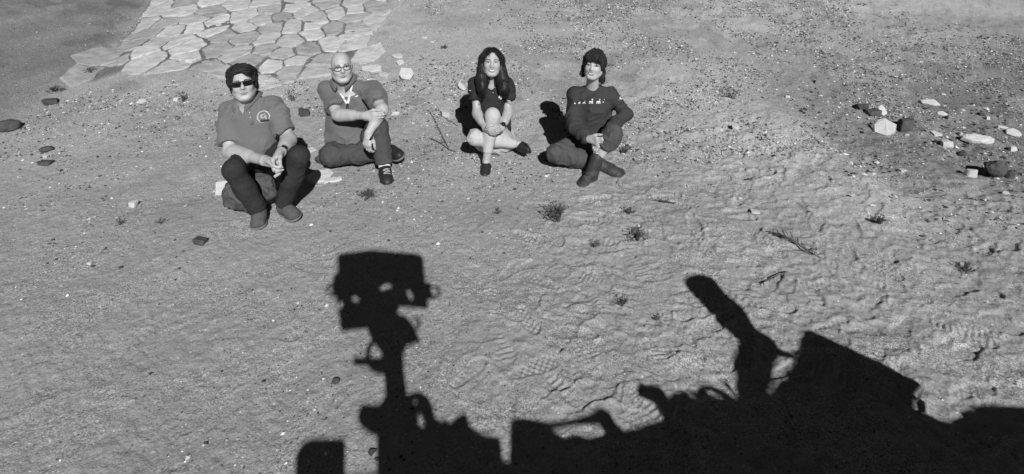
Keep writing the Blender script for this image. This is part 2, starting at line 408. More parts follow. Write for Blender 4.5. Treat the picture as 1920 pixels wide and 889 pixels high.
# ------------------------------------------------------------------ stone paving on the slope
def clip_half(poly, p, nv):
    out = []
    for i in range(len(poly)):
        a, b = poly[i], poly[(i + 1) % len(poly)]
        da = (a - p) @ nv; db = (b - p) @ nv
        if da <= 0: out.append(a)
        if (da < 0) != (db < 0) and abs(da - db) > 1e-12: out.append(a + (b - a) * (da / (da - db)))
    return out
def paving():
    zs = [(1540,30),(1660,20),(1790,45),(1460,55),(1370,80),(1570,75),(1690,65),(1450,105),(1580,115),(1690,105),(1800,130),(1130,120),(1240,100),
          (1330,112),(1020,105),(930,135),(840,140),(720,170),(600,190),(530,195),(440,210),(380,215),(350,258),(1010,170),(1090,180),(1190,175),(1300,170),
          (1430,160),(1430,205),(1555,180),(1680,165),(1660,215),(840,185),(740,200),(900,215),(800,240),(620,255),(500,260),(330,285),(1030,230),
          (960,245),(1160,235),(1290,245),(1430,240),(1540,265),(1680,260),(690,285),(560,300),(420,310),(840,305),(980,320),(1150,300),
          (1250,330),(1400,300),(1580,292),(210,350),(310,355),(690,345),(600,340),(430,370),(530,370),(1050,370),(920,350),(1330,370),(1480,370),
          (1180,400),(590,400),(690,400),(780,410),(140,440),(1300,428),(1130,490),(880,455),(1740,190),(1720,335),(1010,450),(1420,425),
          (270,320),(240,300),(170,410),(250,370),(240,345),(300,315),(380,340),(380,390),(480,400)]
    px = [(140 + a / 3.2, b / 3.2) for a, b in zs]
    rg = np.random.default_rng(3)
    for row, (py, x0, x1) in enumerate(((46, 262, 420), (33, 268, 540), (19, 274, 560), (6, 285, 600), (-7, 292, 740), (-22, 300, 745), (-38, 308, 750))):
        x = x0 + rg.uniform(0, 30)
        while x < x1:
            q = (x + rg.uniform(-8, 8), py + rg.uniform(-5, 5))
            if min(math.hypot((q[0] - a) * .55, q[1] - b) for a, b in px) > 11: px.append(q)
            x += rg.uniform(38, 62)
    S = []
    for a, b in px:
        g = ground(a, b)[:2]
        if all(np.linalg.norm(g - q) > .20 for q in S): S.append(g)
    S = np.array(S)
    root = empty('stone_paving', (*S.mean(0), float(macro(*S.mean(0)))), 'pale crazy paving of irregular flagstones set into the slope behind the seated men', 'paving')
    bounds = [[ground(*q)[:2] for q in L] for L in (((172,150),(200,122),(232,84),(255,50),(278,15),(292,-10),(305,-40)), ((170,152),(205,132),(240,128),(262,142),(300,140),(345,131),(400,140),(440,152),(490,163),(540,148),(600,140),(660,128)), ((665,122),(690,85),(702,55),(722,30),(728,0),(745,-40)))]
    for i, s in enumerate(S):
        k = 6; rad = rg.uniform(.32, .46); ph = rg.uniform(0, 6)
        poly = [s + rad * rg.uniform(.85, 1.1) * np.array([math.cos(ph + 2 * math.pi * (j + rg.uniform(-.25, .25)) / k), math.sin(ph + 2 * math.pi * (j + rg.uniform(-.25, .25)) / k)]) for j in range(k)]
        for j in np.argsort(np.hypot(*(S - s).T))[1:16]:
            poly = clip_half(poly, (s + S[j]) / 2 + 0 * s, nrm(S[j] - s))
            if len(poly) < 3: break
        for lim in bounds:                                   # the edge of the paved patch
            j = min(range(len(lim) - 1), key=lambda q: np.linalg.norm((lim[q] + lim[q + 1]) / 2 - s))
            e = nrm(lim[j + 1] - lim[j]); nv = np.array([-e[1], e[0]]); nv = nv if (s - lim[j]) @ nv < 0 else -nv
            if len(poly) >= 3: poly = clip_half(poly, lim[j] + nv * rg.uniform(-.02, .10), nv)
        if len(poly) < 3: continue
        poly = np.array(poly); c = poly.mean(0)
        # drop near-duplicate corners, inset the joint, roughen the outline
        keep = [q for q in range(len(poly)) if np.linalg.norm(poly[q] - poly[q - 1]) > .05]
        if len(keep) < 3: continue
        poly = poly[keep]; gap = rg.uniform(.005, .012)
        rr = np.linalg.norm(poly - c, axis=1)
        poly = c + (poly - c) * np.clip(1 - gap / (rr * .8), .5, 1)[:, None] + rg.normal(0, .009, poly.shape)
        pts = []
        for q in range(len(poly)):
            a, b = poly[q], poly[(q + 1) % len(poly)]
            m_ = max(1, int(np.linalg.norm(b - a) / .06))
            for t in range(m_):
                f = t / m_; w = a + (b - a) * f
                if t: w = w + rg.normal(0, .006, 2)
                elif len(poly) > 3: w = w + (c - w) * .02
                pts.append(w)
        pts = np.array(pts); n = len(pts)
        tilt = rg.normal(0, .035, 2); lift = rg.uniform(.006, .026)
        def zz(p, off): return macro(p[:, 0], p[:, 1]) + off + (p - c) @ tilt
        inn = c + (pts - c) * .93
        ctr = c[None] + rg.normal(0, .02, (1, 2))
        V = np.vstack([np.c_[pts, zz(pts, -.05)], np.c_[pts, zz(pts, lift - .010) + rg.normal(0, .002, n)], np.c_[inn, zz(inn, lift) + rg.normal(0, .002, n)],
                       np.c_[ctr, zz(ctr, lift + .004)]])
        Fc = []
        for q in range(n):
            r_ = (q + 1) % n
            Fc += [(q, r_, n + r_, n + q), (n + q, n + r_, 2 * n + r_, 2 * n + q), (2 * n + q, 2 * n + r_, 3 * n)]
        mesh_np('flagstone', V, Fc, M['flag'], root, smooth=False)
paving()

# ------------------------------------------------------------------ the rover whose shadow falls across the sand
HEAD = np.array([math.sin(SUN_AZ), math.cos(SUN_AZ), 0])           # horizontal bearing of the light
def caster(px, py, off):
    """the point on the upright plane behind the mast camera whose shadow falls on this spot of the ground"""
    g = ground_on(lambda x, y: 0 * x, px, py)
    t = (g @ HEAD - off) / (SUN_D @ HEAD)
    return g - SUN_D * t
def rover_part(name, pix, parent, m, off=-.12, th=.10, holes=()):
    loops = [[caster(x, y, off) for x, y in pix]] + [[caster(x, y, off) for x, y in h] for h in holes]
    back = -SUN_D * th
    flat = [p for lp in loops for p in lp]; n = len(flat)
    tris = tessellate_polygon([[Vector(p) for p in lp] for lp in loops])
    V = [p for p in flat] + [p + back for p in flat]
    Fc = [tuple(t) for t in tris] + [tuple(n + i for i in reversed(t)) for t in tris]
    s = 0
    for lp in loops:
        k = len(lp)
        for i in range(k):
            a, b = s + i, s + (i + 1) % k
            Fc.append((a, b, n + b, n + a))
        s += k
    return mesh_np(name, V, Fc, m, parent, smooth=False)
def za(l): return [(560 + a / 1.98, 440 + b / 1.98) for a, b in l]
def zb(l): return [(900 + a / 2.174, 480 + b / 2.174) for a, b in l]
def zc(l): return [(1180 + a / 2.2286, 490 + b / 2.2286) for a, b in l]
def rng_arc(cx, cy, r, a0, a1, n=12): return [(cx + r * math.cos(R(a0 + (a1 - a0) * i / n)), cy + r * math.sin(R(a0 + (a1 - a0) * i / n))) for i in range(n + 1)]
def rover():
    root = empty('exploration_rover', (.5, -1.0, 0), 'wheeled rover with a camera mast standing behind the camera and casting the big black shadow', 'rover')
    hd = rover_part('camera_head', za([(142,88),(146,78),(155,70),(270,56),(440,71),(455,76),(464,92),(471,178),(482,270),(478,277),(375,268),(365,300),(250,352),(155,362),(145,290),(135,230),(130,150),(145,140)]),
        root, M['roverm'], -.12, .16, [za([(303,199),(314,189),(329,185),(345,191),(342,198),(328,200),(318,205),(305,204)]), za([(402,209),(409,206),(418,219),(425,237),(422,242),(415,240),(408,226)]),
        za([(198,238),(206,230),(212,232),(214,238),(224,242),(219,249),(205,247)]), za([(148,255),(156,250),(162,262),(156,275),(149,272)])])
    rover_part('side_bracket', za([(128,150),(137,150),(140,230),(128,232),(112,228),(112,222),(124,215),(120,190),(112,186),(116,178),(126,176)]), root, M['roverm'], -.12, .05)
    rover_part('cable_loop', za(rng_arc(118, 205, 19, 100, 260) + rng_arc(118, 205, 9, 260, 100)), root, M['roverd'], -.13, .012)
    rover_part('side_bracket', za([(470,178),(488,178),(498,190),(492,205),(500,225),(512,230),(512,237),(490,240),(476,244)]), root, M['roverm'], -.12, .05)
    rover_part('cable_loop', za(rng_arc(504, 213, 25, -100, 80) + rng_arc(504, 213, 13, 80, -100)), root, M['roverd'], -.13, .012)
    rover_part('mast_joint', za([(250,345),(365,290),(400,305),(425,330),(450,388),(455,405),(440,402),(402,415),(390,445),(305,440),(270,395)]), root, M['roverm'], -.13, .14)
    rover_part('cable_loop', za(rng_arc(428, 330, 27, -110, 70) + rng_arc(428, 330, 14, 70, -110)), root, M['roverd'], -.13, .012)
    rover_part('mast', za([(302,405),(388,405),(391,500),(402,585),(410,640),(408,800),(395,1150),(300,1150),(298,700),(322,590),(316,520)]), root, M['roverm'], -.14, .12)
    rover_part('mast_bracket', za([(200,455),(262,459),(320,456),(320,522),(298,520),(266,510),(256,492),(203,490)]), root, M['roverm'], -.13, .06)
    rover_part('cable_loop', za([(249,470),(246,440),(254,412),(272,393),(302,388),(302,405),(281,409),(271,422),(266,440),(269,470)]), root, M['roverd'], -.13, .012)
    rover_part('mast_foot', za([(218,682),(222,655),(232,637),(250,629),(285,632),(300,630),(322,600),(330,760),(300,756),(270,745),(240,725),(225,705)]), root, M['roverd'], -.16, .2)
    rover_part('shoulder_joint', za([(400,592),(430,581),(455,583),(480,600),(497,635),(507,680),(520,683),(528,692),(545,683),(560,698),(590,672),(610,660),(628,672),(630,700),(660,728),(690,742),(745,753),(755,800),(760,1150),(290,1150),(290,740),(330,650)]),
        root, M['roverd'], -.16, .2, [za([(443,672),(452,668),(467,700),(462,715),(448,705)]), za([(428,618),(434,614),(437,622),(432,628)])])
    rover_part('front_box', za([(-10,815),(2,793),(18,772),(45,759),(165,757),(173,763),(175,1150),(-30,1150)]), root, M['roverm'], -.16, .3)
    rover_part('robotic_arm', zb([(118,900),(125,675),(140,660),(165,655),(280,678),(330,676),(400,655),(450,638),(485,614),(510,625),(530,640),(560,685),(590,714),(700,685),(760,668),(790,900),(790,1150),(110,1150)]),
        root, M['roverm'], -.16, .06, [zb([(296,712),(335,706),(400,692),(490,690),(510,714),(500,728),(440,742),(400,728),(385,728),(345,740)])])
    rover_part('arm_tool', zb([(640,545),(650,512),(660,510),(668,524),(690,524),(730,530),(752,550),(765,570),(778,600),(800,640),(800,690),(760,668),(735,640),(710,600),(680,590),(650,572)]), root, M['roverd'], -.16, .06)
    rover_part('hose_bundle', zb([(770,575),(790,552),(805,558),(820,545),(845,556),(870,550),(885,556),(905,530),(935,527),(970,536),(1005,552),(1040,578),(1062,590),(1110,600),(1110,760),(770,720),(760,650)]),
        root, M['roverd'], -.16, .03, [zb([(935,556),(965,560),(995,575),(985,580),(955,572)]), zb([(852,568),(868,566),(885,572),(870,577)])])
    rover_part('hose_bundle', zb([(1000,516),(1015,512),(1035,530),(1050,560),(1062,590),(1050,580),(1030,548),(1010,530)]), root, M['roverd'], -.16, .02)
    rover_part('antenna_paddle', zc([(228,85),(234,70),(246,60),(270,54),(300,53),(340,63),(355,72),(372,95),(412,142),(470,185),(550,290),(600,320),(630,360),(640,400),(622,440),(622,500),(560,640),(455,640),(468,560),(445,440),(440,410),(465,330),(390,270),(330,200),(270,140)]), root, M['roverm'], -.18, .05)
    rover_part('link_rod', zc([(610,345),(640,370),(675,378),(700,372),(716,378),(716,404),(690,412),(640,402),(620,390)]), root, M['roverd'], -.18, .03, [zc([(682,384),(695,380),(700,388),(690,393)])])
    rover_part('power_unit', zc([(735,290),(760,287),(785,294),(1080,437),(1210,505),(1217,516),(1213,590),(1225,630),(1335,683),(1366,655),(1400,622),(1480,600),(1700,612),(1760,1150),(450,1150),(460,560),(600,560),(640,490),(655,496),(672,455),(690,450),(705,400),(714,355)]), root, M['roverd'], -.20, .25)  # unseen right end is added so its shadow fills the lower right corner
    rover_part('deck', [(1180,806),(1250,786),(1300,770),(1420,760),(1900,800),(1960,1010),(560,1010),(556,895),(860,880),(955,870),(1100,850)], root, M['roverm'], -.18, .35)
    # chassis, legs and wheels (below and behind, out of the picture)
    def boxm(name, c, s, m, rot=-math.degrees(SUN_AZ)):
        c = np.array(c); s = np.array(s) / 2
        v = np.array([[x, y, z] for x in (-1, 1) for y in (-1, 1) for z in (-1, 1)]) * s
        v += 0
        a = R(rot); v = v @ np.array([[math.cos(a), -math.sin(a), 0], [math.sin(a), math.cos(a), 0], [0, 0, 1]]) + c
        return mesh_np(name, v, [(0,1,3,2),(4,6,7,5),(0,4,5,1),(2,3,7,6),(0,2,6,4),(1,5,7,3)], m, root, smooth=False)
    boxm('chassis', (.81, -.87, .80), (1.5, 1.66, .56), M['roverm'])
    for sx in (-1, 1):
        for k, yy in enumerate((-.85, 0, .85)):
            right = np.array([math.cos(SUN_AZ), -math.sin(SUN_AZ), 0])
            c = np.array([.81, -.97, .25]) + right * sx * .98 + HEAD * yy * .8
            n = 24; ring = [(math.cos(2 * math.pi * i / n), math.sin(2 * math.pi * i / n)) for i in range(n)]
            V = [c + right * s * .19 + (HEAD * a + np.array([0, 0, 1]) * b) * .25 for s in (-1, 1) for a, b in ring]
            Fc = [(i, (i + 1) % n, n + (i + 1) % n, n + i) for i in range(n)] + [tuple(range(n))[::-1], tuple(range(n, 2 * n))]
            mesh_np('wheel', V, Fc, M['roverd'], root, smooth=False)
            boxm('leg', c - right * sx * .25 + np.array([0, 0, .25]), (.10, .16, .55), M['roverm'])
rover()

# ------------------------------------------------------------------ signed-distance modelling for the people
class SDF:
    def __init__(s, lo, hi, h):
        s.lo = np.asarray(lo, float); s.h = h
        s.n = np.ceil((np.asarray(hi) - s.lo) / h).astype(int) + 1
        s.F = np.full(tuple(s.n), .5, np.float32)
    def sub(s, lo, hi, mg):
        a = np.maximum(np.floor((np.asarray(lo) - mg - s.lo) / s.h).astype(int), 0)
        b = np.minimum(np.ceil((np.asarray(hi) + mg - s.lo) / s.h).astype(int) + 1, s.n)
        if (b <= a).any(): return None, None
        ax = [(s.lo[i] + s.h * np.arange(a[i], b[i])).astype(np.float32) for i in range(3)]
        return (slice(a[0], b[0]), slice(a[1], b[1]), slice(a[2], b[2])), (ax[0][:, None, None], ax[1][None, :, None], ax[2][None, None, :])
    def put(s, sl, G, k, op):
        A = s.F[sl]
        if op == 'sub':
            G = -G
            if k > 0:
                hh = np.maximum(k - np.abs(A - G), 0) / k; s.F[sl] = np.maximum(A, G) + hh * hh * k * .25
            else: s.F[sl] = np.maximum(A, G)
        else:
            if k > 0:
                hh = np.maximum(k - np.abs(A - G), 0) / k; s.F[sl] = np.minimum(A, G) - hh * hh * k * .25
            else: s.F[sl] = np.minimum(A, G)
    def cone(s, a, b, ra, rb, k=.02, op='add', cuts=()):
        a = np.asarray(a, float); b = np.asarray(b, float); r = max(ra, rb)
        sl, P = s.sub(np.minimum(a, b) - r, np.maximum(a, b) + r, k + 2 * s.h)
        if sl is None: return
        ba = b - a; L = max(ba @ ba, 1e-9)
        x, y, z = P[0] - a[0], P[1] - a[1], P[2] - a[2]
        t = np.clip((x * ba[0] + y * ba[1] + z * ba[2]) / L, 0, 1)
        G = np.sqrt((x - t * ba[0]) ** 2 + (y - t * ba[1]) ** 2 + (z - t * ba[2]) ** 2) - (ra + (rb - ra) * t)
        for (p, nv) in cuts:
            G = np.maximum(G, (P[0] - p[0]) * nv[0] + (P[1] - p[1]) * nv[1] + (P[2] - p[2]) * nv[2])
        s.put(sl, G, k, op)
    def chain(s, pts, rs, k=.02, op='add'):
        for i in range(len(pts) - 1): s.cone(pts[i], pts[i + 1], rs[i], rs[i + 1], k, op)
    def ell(s, c, rad, B=np.eye(3), k=.02, op='add', cuts=()):
        """B: rows are the ellipsoid's axes in world space"""
        c = np.asarray(c, float); rad = np.asarray(rad, float); e = np.sqrt(((B * rad[:, None]) ** 2).sum(0))
        sl, P = s.sub(c - e, c + e, k + 2 * s.h)
        if sl is None: return
        x, y, z = P[0] - c[0], P[1] - c[1], P[2] - c[2]
        q = [x * B[i][0] + y * B[i][1] + z * B[i][2] for i in range(3)]
        k0 = np.sqrt(sum((q[i] / rad[i]) ** 2 for i in range(3))); k1 = np.sqrt(sum((q[i] / rad[i] ** 2) ** 2 for i in range(3))) + 1e-9
        G = k0 * (k0 - 1) / k1
        for (p, nv) in cuts:
            G = np.maximum(G, (P[0] - p[0]) * nv[0] + (P[1] - p[1]) * nv[1] + (P[2] - p[2]) * nv[2])
        s.put(sl, G, k, op)
    def plane(s, p, nv, k=0):
        """keep what lies on the side nv points away from"""
        ax = [(s.lo[i] + s.h * np.arange(s.n[i])).astype(np.float32) for i in range(3)]
        G = (ax[0][:, None, None] - p[0]) * nv[0] + (ax[1][None, :, None] - p[1]) * nv[1] + (ax[2][None, None] - p[2]) * nv[2]
        s.F = np.maximum(s.F, G)
    def mesh(s):
        F = s.F; I = F < 0
        nx, ny, nz = F.shape
        cnt = np.zeros((nx - 1, ny - 1, nz - 1), np.int8)
        for a in (0, 1):
            for b in (0, 1):
                for c in (0, 1): cnt += I[a:nx - 1 + a, b:ny - 1 + b, c:nz - 1 + c]
        act = (cnt > 0) & (cnt < 8)
        idx = np.full(act.shape, -1, np.int32); cells = np.argwhere(act); idx[act] = np.arange(len(cells))
        acc = np.zeros((len(cells), 3)); num = np.zeros(len(cells))
        cor = [(a, b, c) for a in (0, 1) for b in (0, 1) for c in (0, 1)]
        vals = {q: F[cells[:, 0] + q[0], cells[:, 1] + q[1], cells[:, 2] + q[2]] for q in cor}
        for q in cor:
            for ax in range(3):
                if q[ax]: continue
                w = list(q); w[ax] = 1; w = tuple(w)
                a, b = vals[q], vals[w]; cr = (a < 0) != (b < 0)
                t = np.where(cr, a / np.where(cr, a - b, 1), 0)
                pt = np.tile(np.array(q, float), (len(cells), 1)); pt[:, ax] = t
                acc[cr] += pt[cr]; num[cr] += 1
        V = s.lo + s.h * (cells + acc / num[:, None])
        Q = []
        for ax in range(3):
            sl1 = [slice(None)] * 3; sl2 = [slice(None)] * 3; sl1[ax] = slice(0, -1); sl2[ax] = slice(1, None)
            A, B = I[tuple(sl1)], I[tuple(sl2)]
            e = np.argwhere(A != B)
            o1, o2 = [(1, 2), (2, 0), (0, 1)][ax]
            ok = (e[:, o1] > 0) & (e[:, o2] > 0) & (e[:, o1] < F.shape[o1] - 1) & (e[:, o2] < F.shape[o2] - 1)
            e = e[ok]; fl = A[e[:, 0], e[:, 1], e[:, 2]]
            def cell(d1, d2):
                c = e.copy(); c[:, o1] -= d1; c[:, o2] -= d2; return idx[c[:, 0], c[:, 1], c[:, 2]]
            q = np.stack([cell(1, 1), cell(0, 1), cell(0, 0), cell(1, 0)], 1)
            q[~fl] = q[~fl][:, ::-1]; Q.append(q)
        return V, np.vstack(Q)
def vnormals(V, Q):
    n = np.cross(V[Q[:, 2]] - V[Q[:, 0]], V[Q[:, 3]] - V[Q[:, 1]]); N = np.zeros_like(V)
    for i in range(4): np.add.at(N, Q[:, i], n)
    return N / (np.linalg.norm(N, axis=1)[:, None] + 1e-12)
def relax(V, Q, it=1):
    for _ in range(it):
        S = np.zeros_like(V); c = np.zeros(len(V))
        for i in range(4):
            for j in (1, 3):
                np.add.at(S, Q[:, i], V[Q[:, (i + j) % 4]]); np.add.at(c, Q[:, i], 1)
        V = V * .5 + .5 * S / c[:, None]
    return V
def folds(V, Q, amp, sc, seed, dirv=(0, 0, 1), st=.45, sharp=1.0):
    """cloth: creases that run mostly along dirv"""
    N = vnormals(V, Q); d = nrm(dirv)
    al = V @ d; W = V - np.outer(al * (1 - st), d)
    x, y, z = (W * sc * 1.25).T
    wx = vn3(x * .55, y * .55, z * .55, seed + 5) * 2.2
    n = vn3(x + wx, y + wx, z - wx, seed); n2 = vn3(x * 2.3 - wx, y * 2.3, z * 2.3 + wx, seed + 1)
    msk = sst(.30, .62, vn3(*(V * 5.5 + 3).T, seed + 7))
    rid = (1 - np.abs(2 * n - 1)) ** 3; rid2 = (1 - np.abs(2 * n2 - 1)) ** 3
    return V + N * (amp * sharp * (msk * (1.5 * rid + .55 * rid2) - .35 + .5 * (n - .5)))[:, None]
def sdf_obj(S, name, m, parent, rl=1, fold=None, solid=False):
    V, Q = S.mesh(); V = relax(V, Q, rl)
    if fold: V = folds(V, Q, *fold)
    o = mesh_np(name, V, Q, m, parent)
    return o, V, Q
def head_basis(yaw, pitch, roll, pos):
    f = nrm(CAM - pos); u = nrm(np.array([0, 0, 1]) - f * f[2]); r = np.cross(u, f)
    def rot(a, b, t): return a * math.cos(t) + b * math.sin(t), b * math.cos(t) - a * math.sin(t)
    f, r = rot(f, r, R(yaw))                 # + turns the face to the picture's right
    f, u = rot(f, u, R(pitch))               # + looks up
    u, r = rot(u, r, R(roll))                # + tips the crown to the picture's right
    return r, f, u
def hand(S, wrist, knuckle_mid, palm_n, thumb_dir, curl=(45, 50, 35), sc=1.0, spread=.0, k=.006):
    d = nrm(np.asarray(knuckle_mid) - wrist); t = nrm(np.asarray(thumb_dir) - d * (np.asarray(thumb_dir) @ d)); n = np.cross(d, t)
    if n @ np.asarray(palm_n) < 0: n = -n
    wrist = np.asarray(wrist, float)
    offs = [.030, .011, -.009, -.027]; lens = [(.040, .025, .021), (.045, .028, .022), (.041, .026, .021), (.032, .020, .018)]; pl = [.088, .090, .086, .078]
    S.cone(wrist, wrist + d * .03 * sc, .027 * sc, .026 * sc, .015)
    for i in range(4):
        kn = wrist + d * pl[i] * sc + t * offs[i] * sc
        S.cone(wrist + d * .02 * sc + t * offs[i] * .55 * sc, kn, .016 * sc, .0125 * sc, .012)
        dd = nrm(d + t * offs[i] * spread * 20); p = kn; a = 0
        for j in range(3):
            a += R(curl[j] * (1 + .07 * (i - 1.5)))
            q = p + (dd * math.cos(a) + n * math.sin(a)) * lens[i][j] * sc
            S.cone(p, q, (.0088 - .0008 * j) * sc, (.0081 - .0010 * j) * sc, k); p = q
    b0 = wrist + d * .025 * sc + t * .022 * sc + n * .008 * sc; b1 = b0 + nrm(t * .5 + d * .9 + n * .4) * .045 * sc
    b2 = b1 + nrm(t * .0 + d * .9 + n * .45) * .033 * sc; b3 = b2 + nrm(d * .8 + n * .7 - t * .1) * .026 * sc
    S.cone(b0, b1, .017 * sc, .0125 * sc, .012); S.cone(b1, b2, .011 * sc, .0105 * sc, .005); S.cone(b2, b3, .0105 * sc, .008 * sc, .005)

def strip(bv, org, dirv, ax, ay, cols, parent, name, m, proud=.0015):
    """a thin piece laid on a surface: cols = list of (x, y_low, y_high) in the plane (ax, ay) seen along dirv"""
    rows = 4; V = []; ok = []
    for (x, y0, y1) in cols:
        for j in range(rows):
            y = y0 + (y1 - y0) * j / (rows - 1)
            p = org + ax * x + ay * y - dirv * .35
            hit = bv.ray_cast(Vector(p), Vector(dirv), .8)
            q = np.array(hit[0]) if hit[0] is not None else p + dirv * .35
            ok.append(hit[0] is not None)
            V.append(q - dirv * proud)
    n = len(cols); Fc = []
    N = n * rows
    V += [v + dirv * (proud + .003) for v in V]
    for i in range(n - 1):
        for j in range(rows - 1):
            a = i * rows + j; q = (a, a + rows, a + rows + 1, a + 1)
            Fc.append(q); Fc.append(tuple(N + w for w in reversed(q)))
    edge = [(i * rows, (i + 1) * rows) for i in range(n - 1)] + [((n - 1) * rows + j, (n - 1) * rows + j + 1) for j in range(rows - 1)] + \
           [((i + 1) * rows + rows - 1, i * rows + rows - 1) for i in range(n - 1)] + [(j + 1, j) for j in range(rows - 1)]
    for a, b in edge: Fc.append((b, a, N + a, N + b))
    return mesh_np(name, V, Fc, m, parent)
def tube(name, pts, r, m, parent, n=8, closed=False):
    pts = np.asarray(pts, float); V = []; Fc = []; K = len(pts)
    for i, p in enumerate(pts):
        a = pts[(i - 1) % K] if closed or i else p; b = pts[(i + 1) % K] if closed or i < K - 1 else p
        d = nrm(b - a); s = nrm(np.cross(d, [.31, .2, .93])); t = np.cross(d, s)
        rr = r[i] if hasattr(r, '__len__') else r
        V += [p + (s * math.cos(2 * math.pi * k / n) + t * math.sin(2 * math.pi * k / n)) * rr for k in range(n)]
    for i in range(K if closed else K - 1):
        for k in range(n):
            j = (i + 1) % K
            Fc.append((i * n + k, i * n + (k + 1) % n, j * n + (k + 1) % n, j * n + k))
    if not closed: Fc += [tuple(range(n))[::-1], tuple(range((K - 1) * n, K * n))]
    return mesh_np(name, V, Fc, m, parent)

def shoe(parent, ank, toe, heel, m, msole, w=.045, high=.0, sole_t=.018, laces=None, hgt=.05, name='shoe'):
    """shoe from heel to toe, opening round the ankle"""
    ank, toe, heel = map(np.asarray, (ank, toe, heel))
    d = nrm(toe - heel); up = nrm(ank - (heel * .8 + toe * .2)); up = nrm(up - d * (up @ d)); s = np.cross(d, up)
    L = np.linalg.norm(toe - heel)
    S = SDF(np.minimum.reduce([ank, toe, heel]) - .12, np.maximum.reduce([ank, toe, heel]) + .12, .005)
    B = np.array([d, s, up])
    S.ell(heel + d * L * .72, (L * .30, w * 1.02, hgt * .95), B, .02)
    S.ell(heel + d * L * .45 + up * .012, (L * .30, w * .86, hgt * 1.15), B, .03)
    S.ell(heel + d * L * .20 + up * .008, (L * .22, w * .80, hgt * 1.15), B, .03)
    S.cone(heel + d * L * .25 + up * .02, ank + (ank - heel - d * L * .25) * high, w * .85, w * .88, .03)
    S.plane(heel - up * .016, -up)
    o, V, Q = sdf_obj(S, name, m, parent, 1, (.0022, 28, 4, tuple(s), .6))
    S2 = SDF(np.minimum(toe, heel) - .09, np.maximum(toe, heel) + .09, .005)
    S2.ell(heel + d * L * .70, (L * .34, w * 1.12, .06), B, .02); S2.ell(heel + d * L * .22, (L * .26, w * .92, .06), B, .04)
    S2.cone(heel + d * L * .2, heel + d * L * .7, w * .82, w * .95, .03)
    S2.plane(heel - up * (.016 + sole_t), -up); S2.plane(heel - up * .014, up)
    sdf_obj(S2, 'sole', msole, o, 0)
    if laces:
        bv = BVHTree.FromPolygons([tuple(v) for v in V], [tuple(int(i) for i in q) for q in Q])
        for k in range(4):
            pts = []
            for t in np.linspace(-1, 1, 6):
                p = heel + d * L * (.42 + .075 * k + .02 * t * (-1) ** k) + s * w * .5 * t
                h = bv.ray_cast(Vector(p + up * .3), Vector(-up), .5)
                if h[0] is not None: pts.append(np.array(h[0]) + up * .002)
            if len(pts) > 2: tube('lace', pts, .0032, laces, o, 5)
    return o

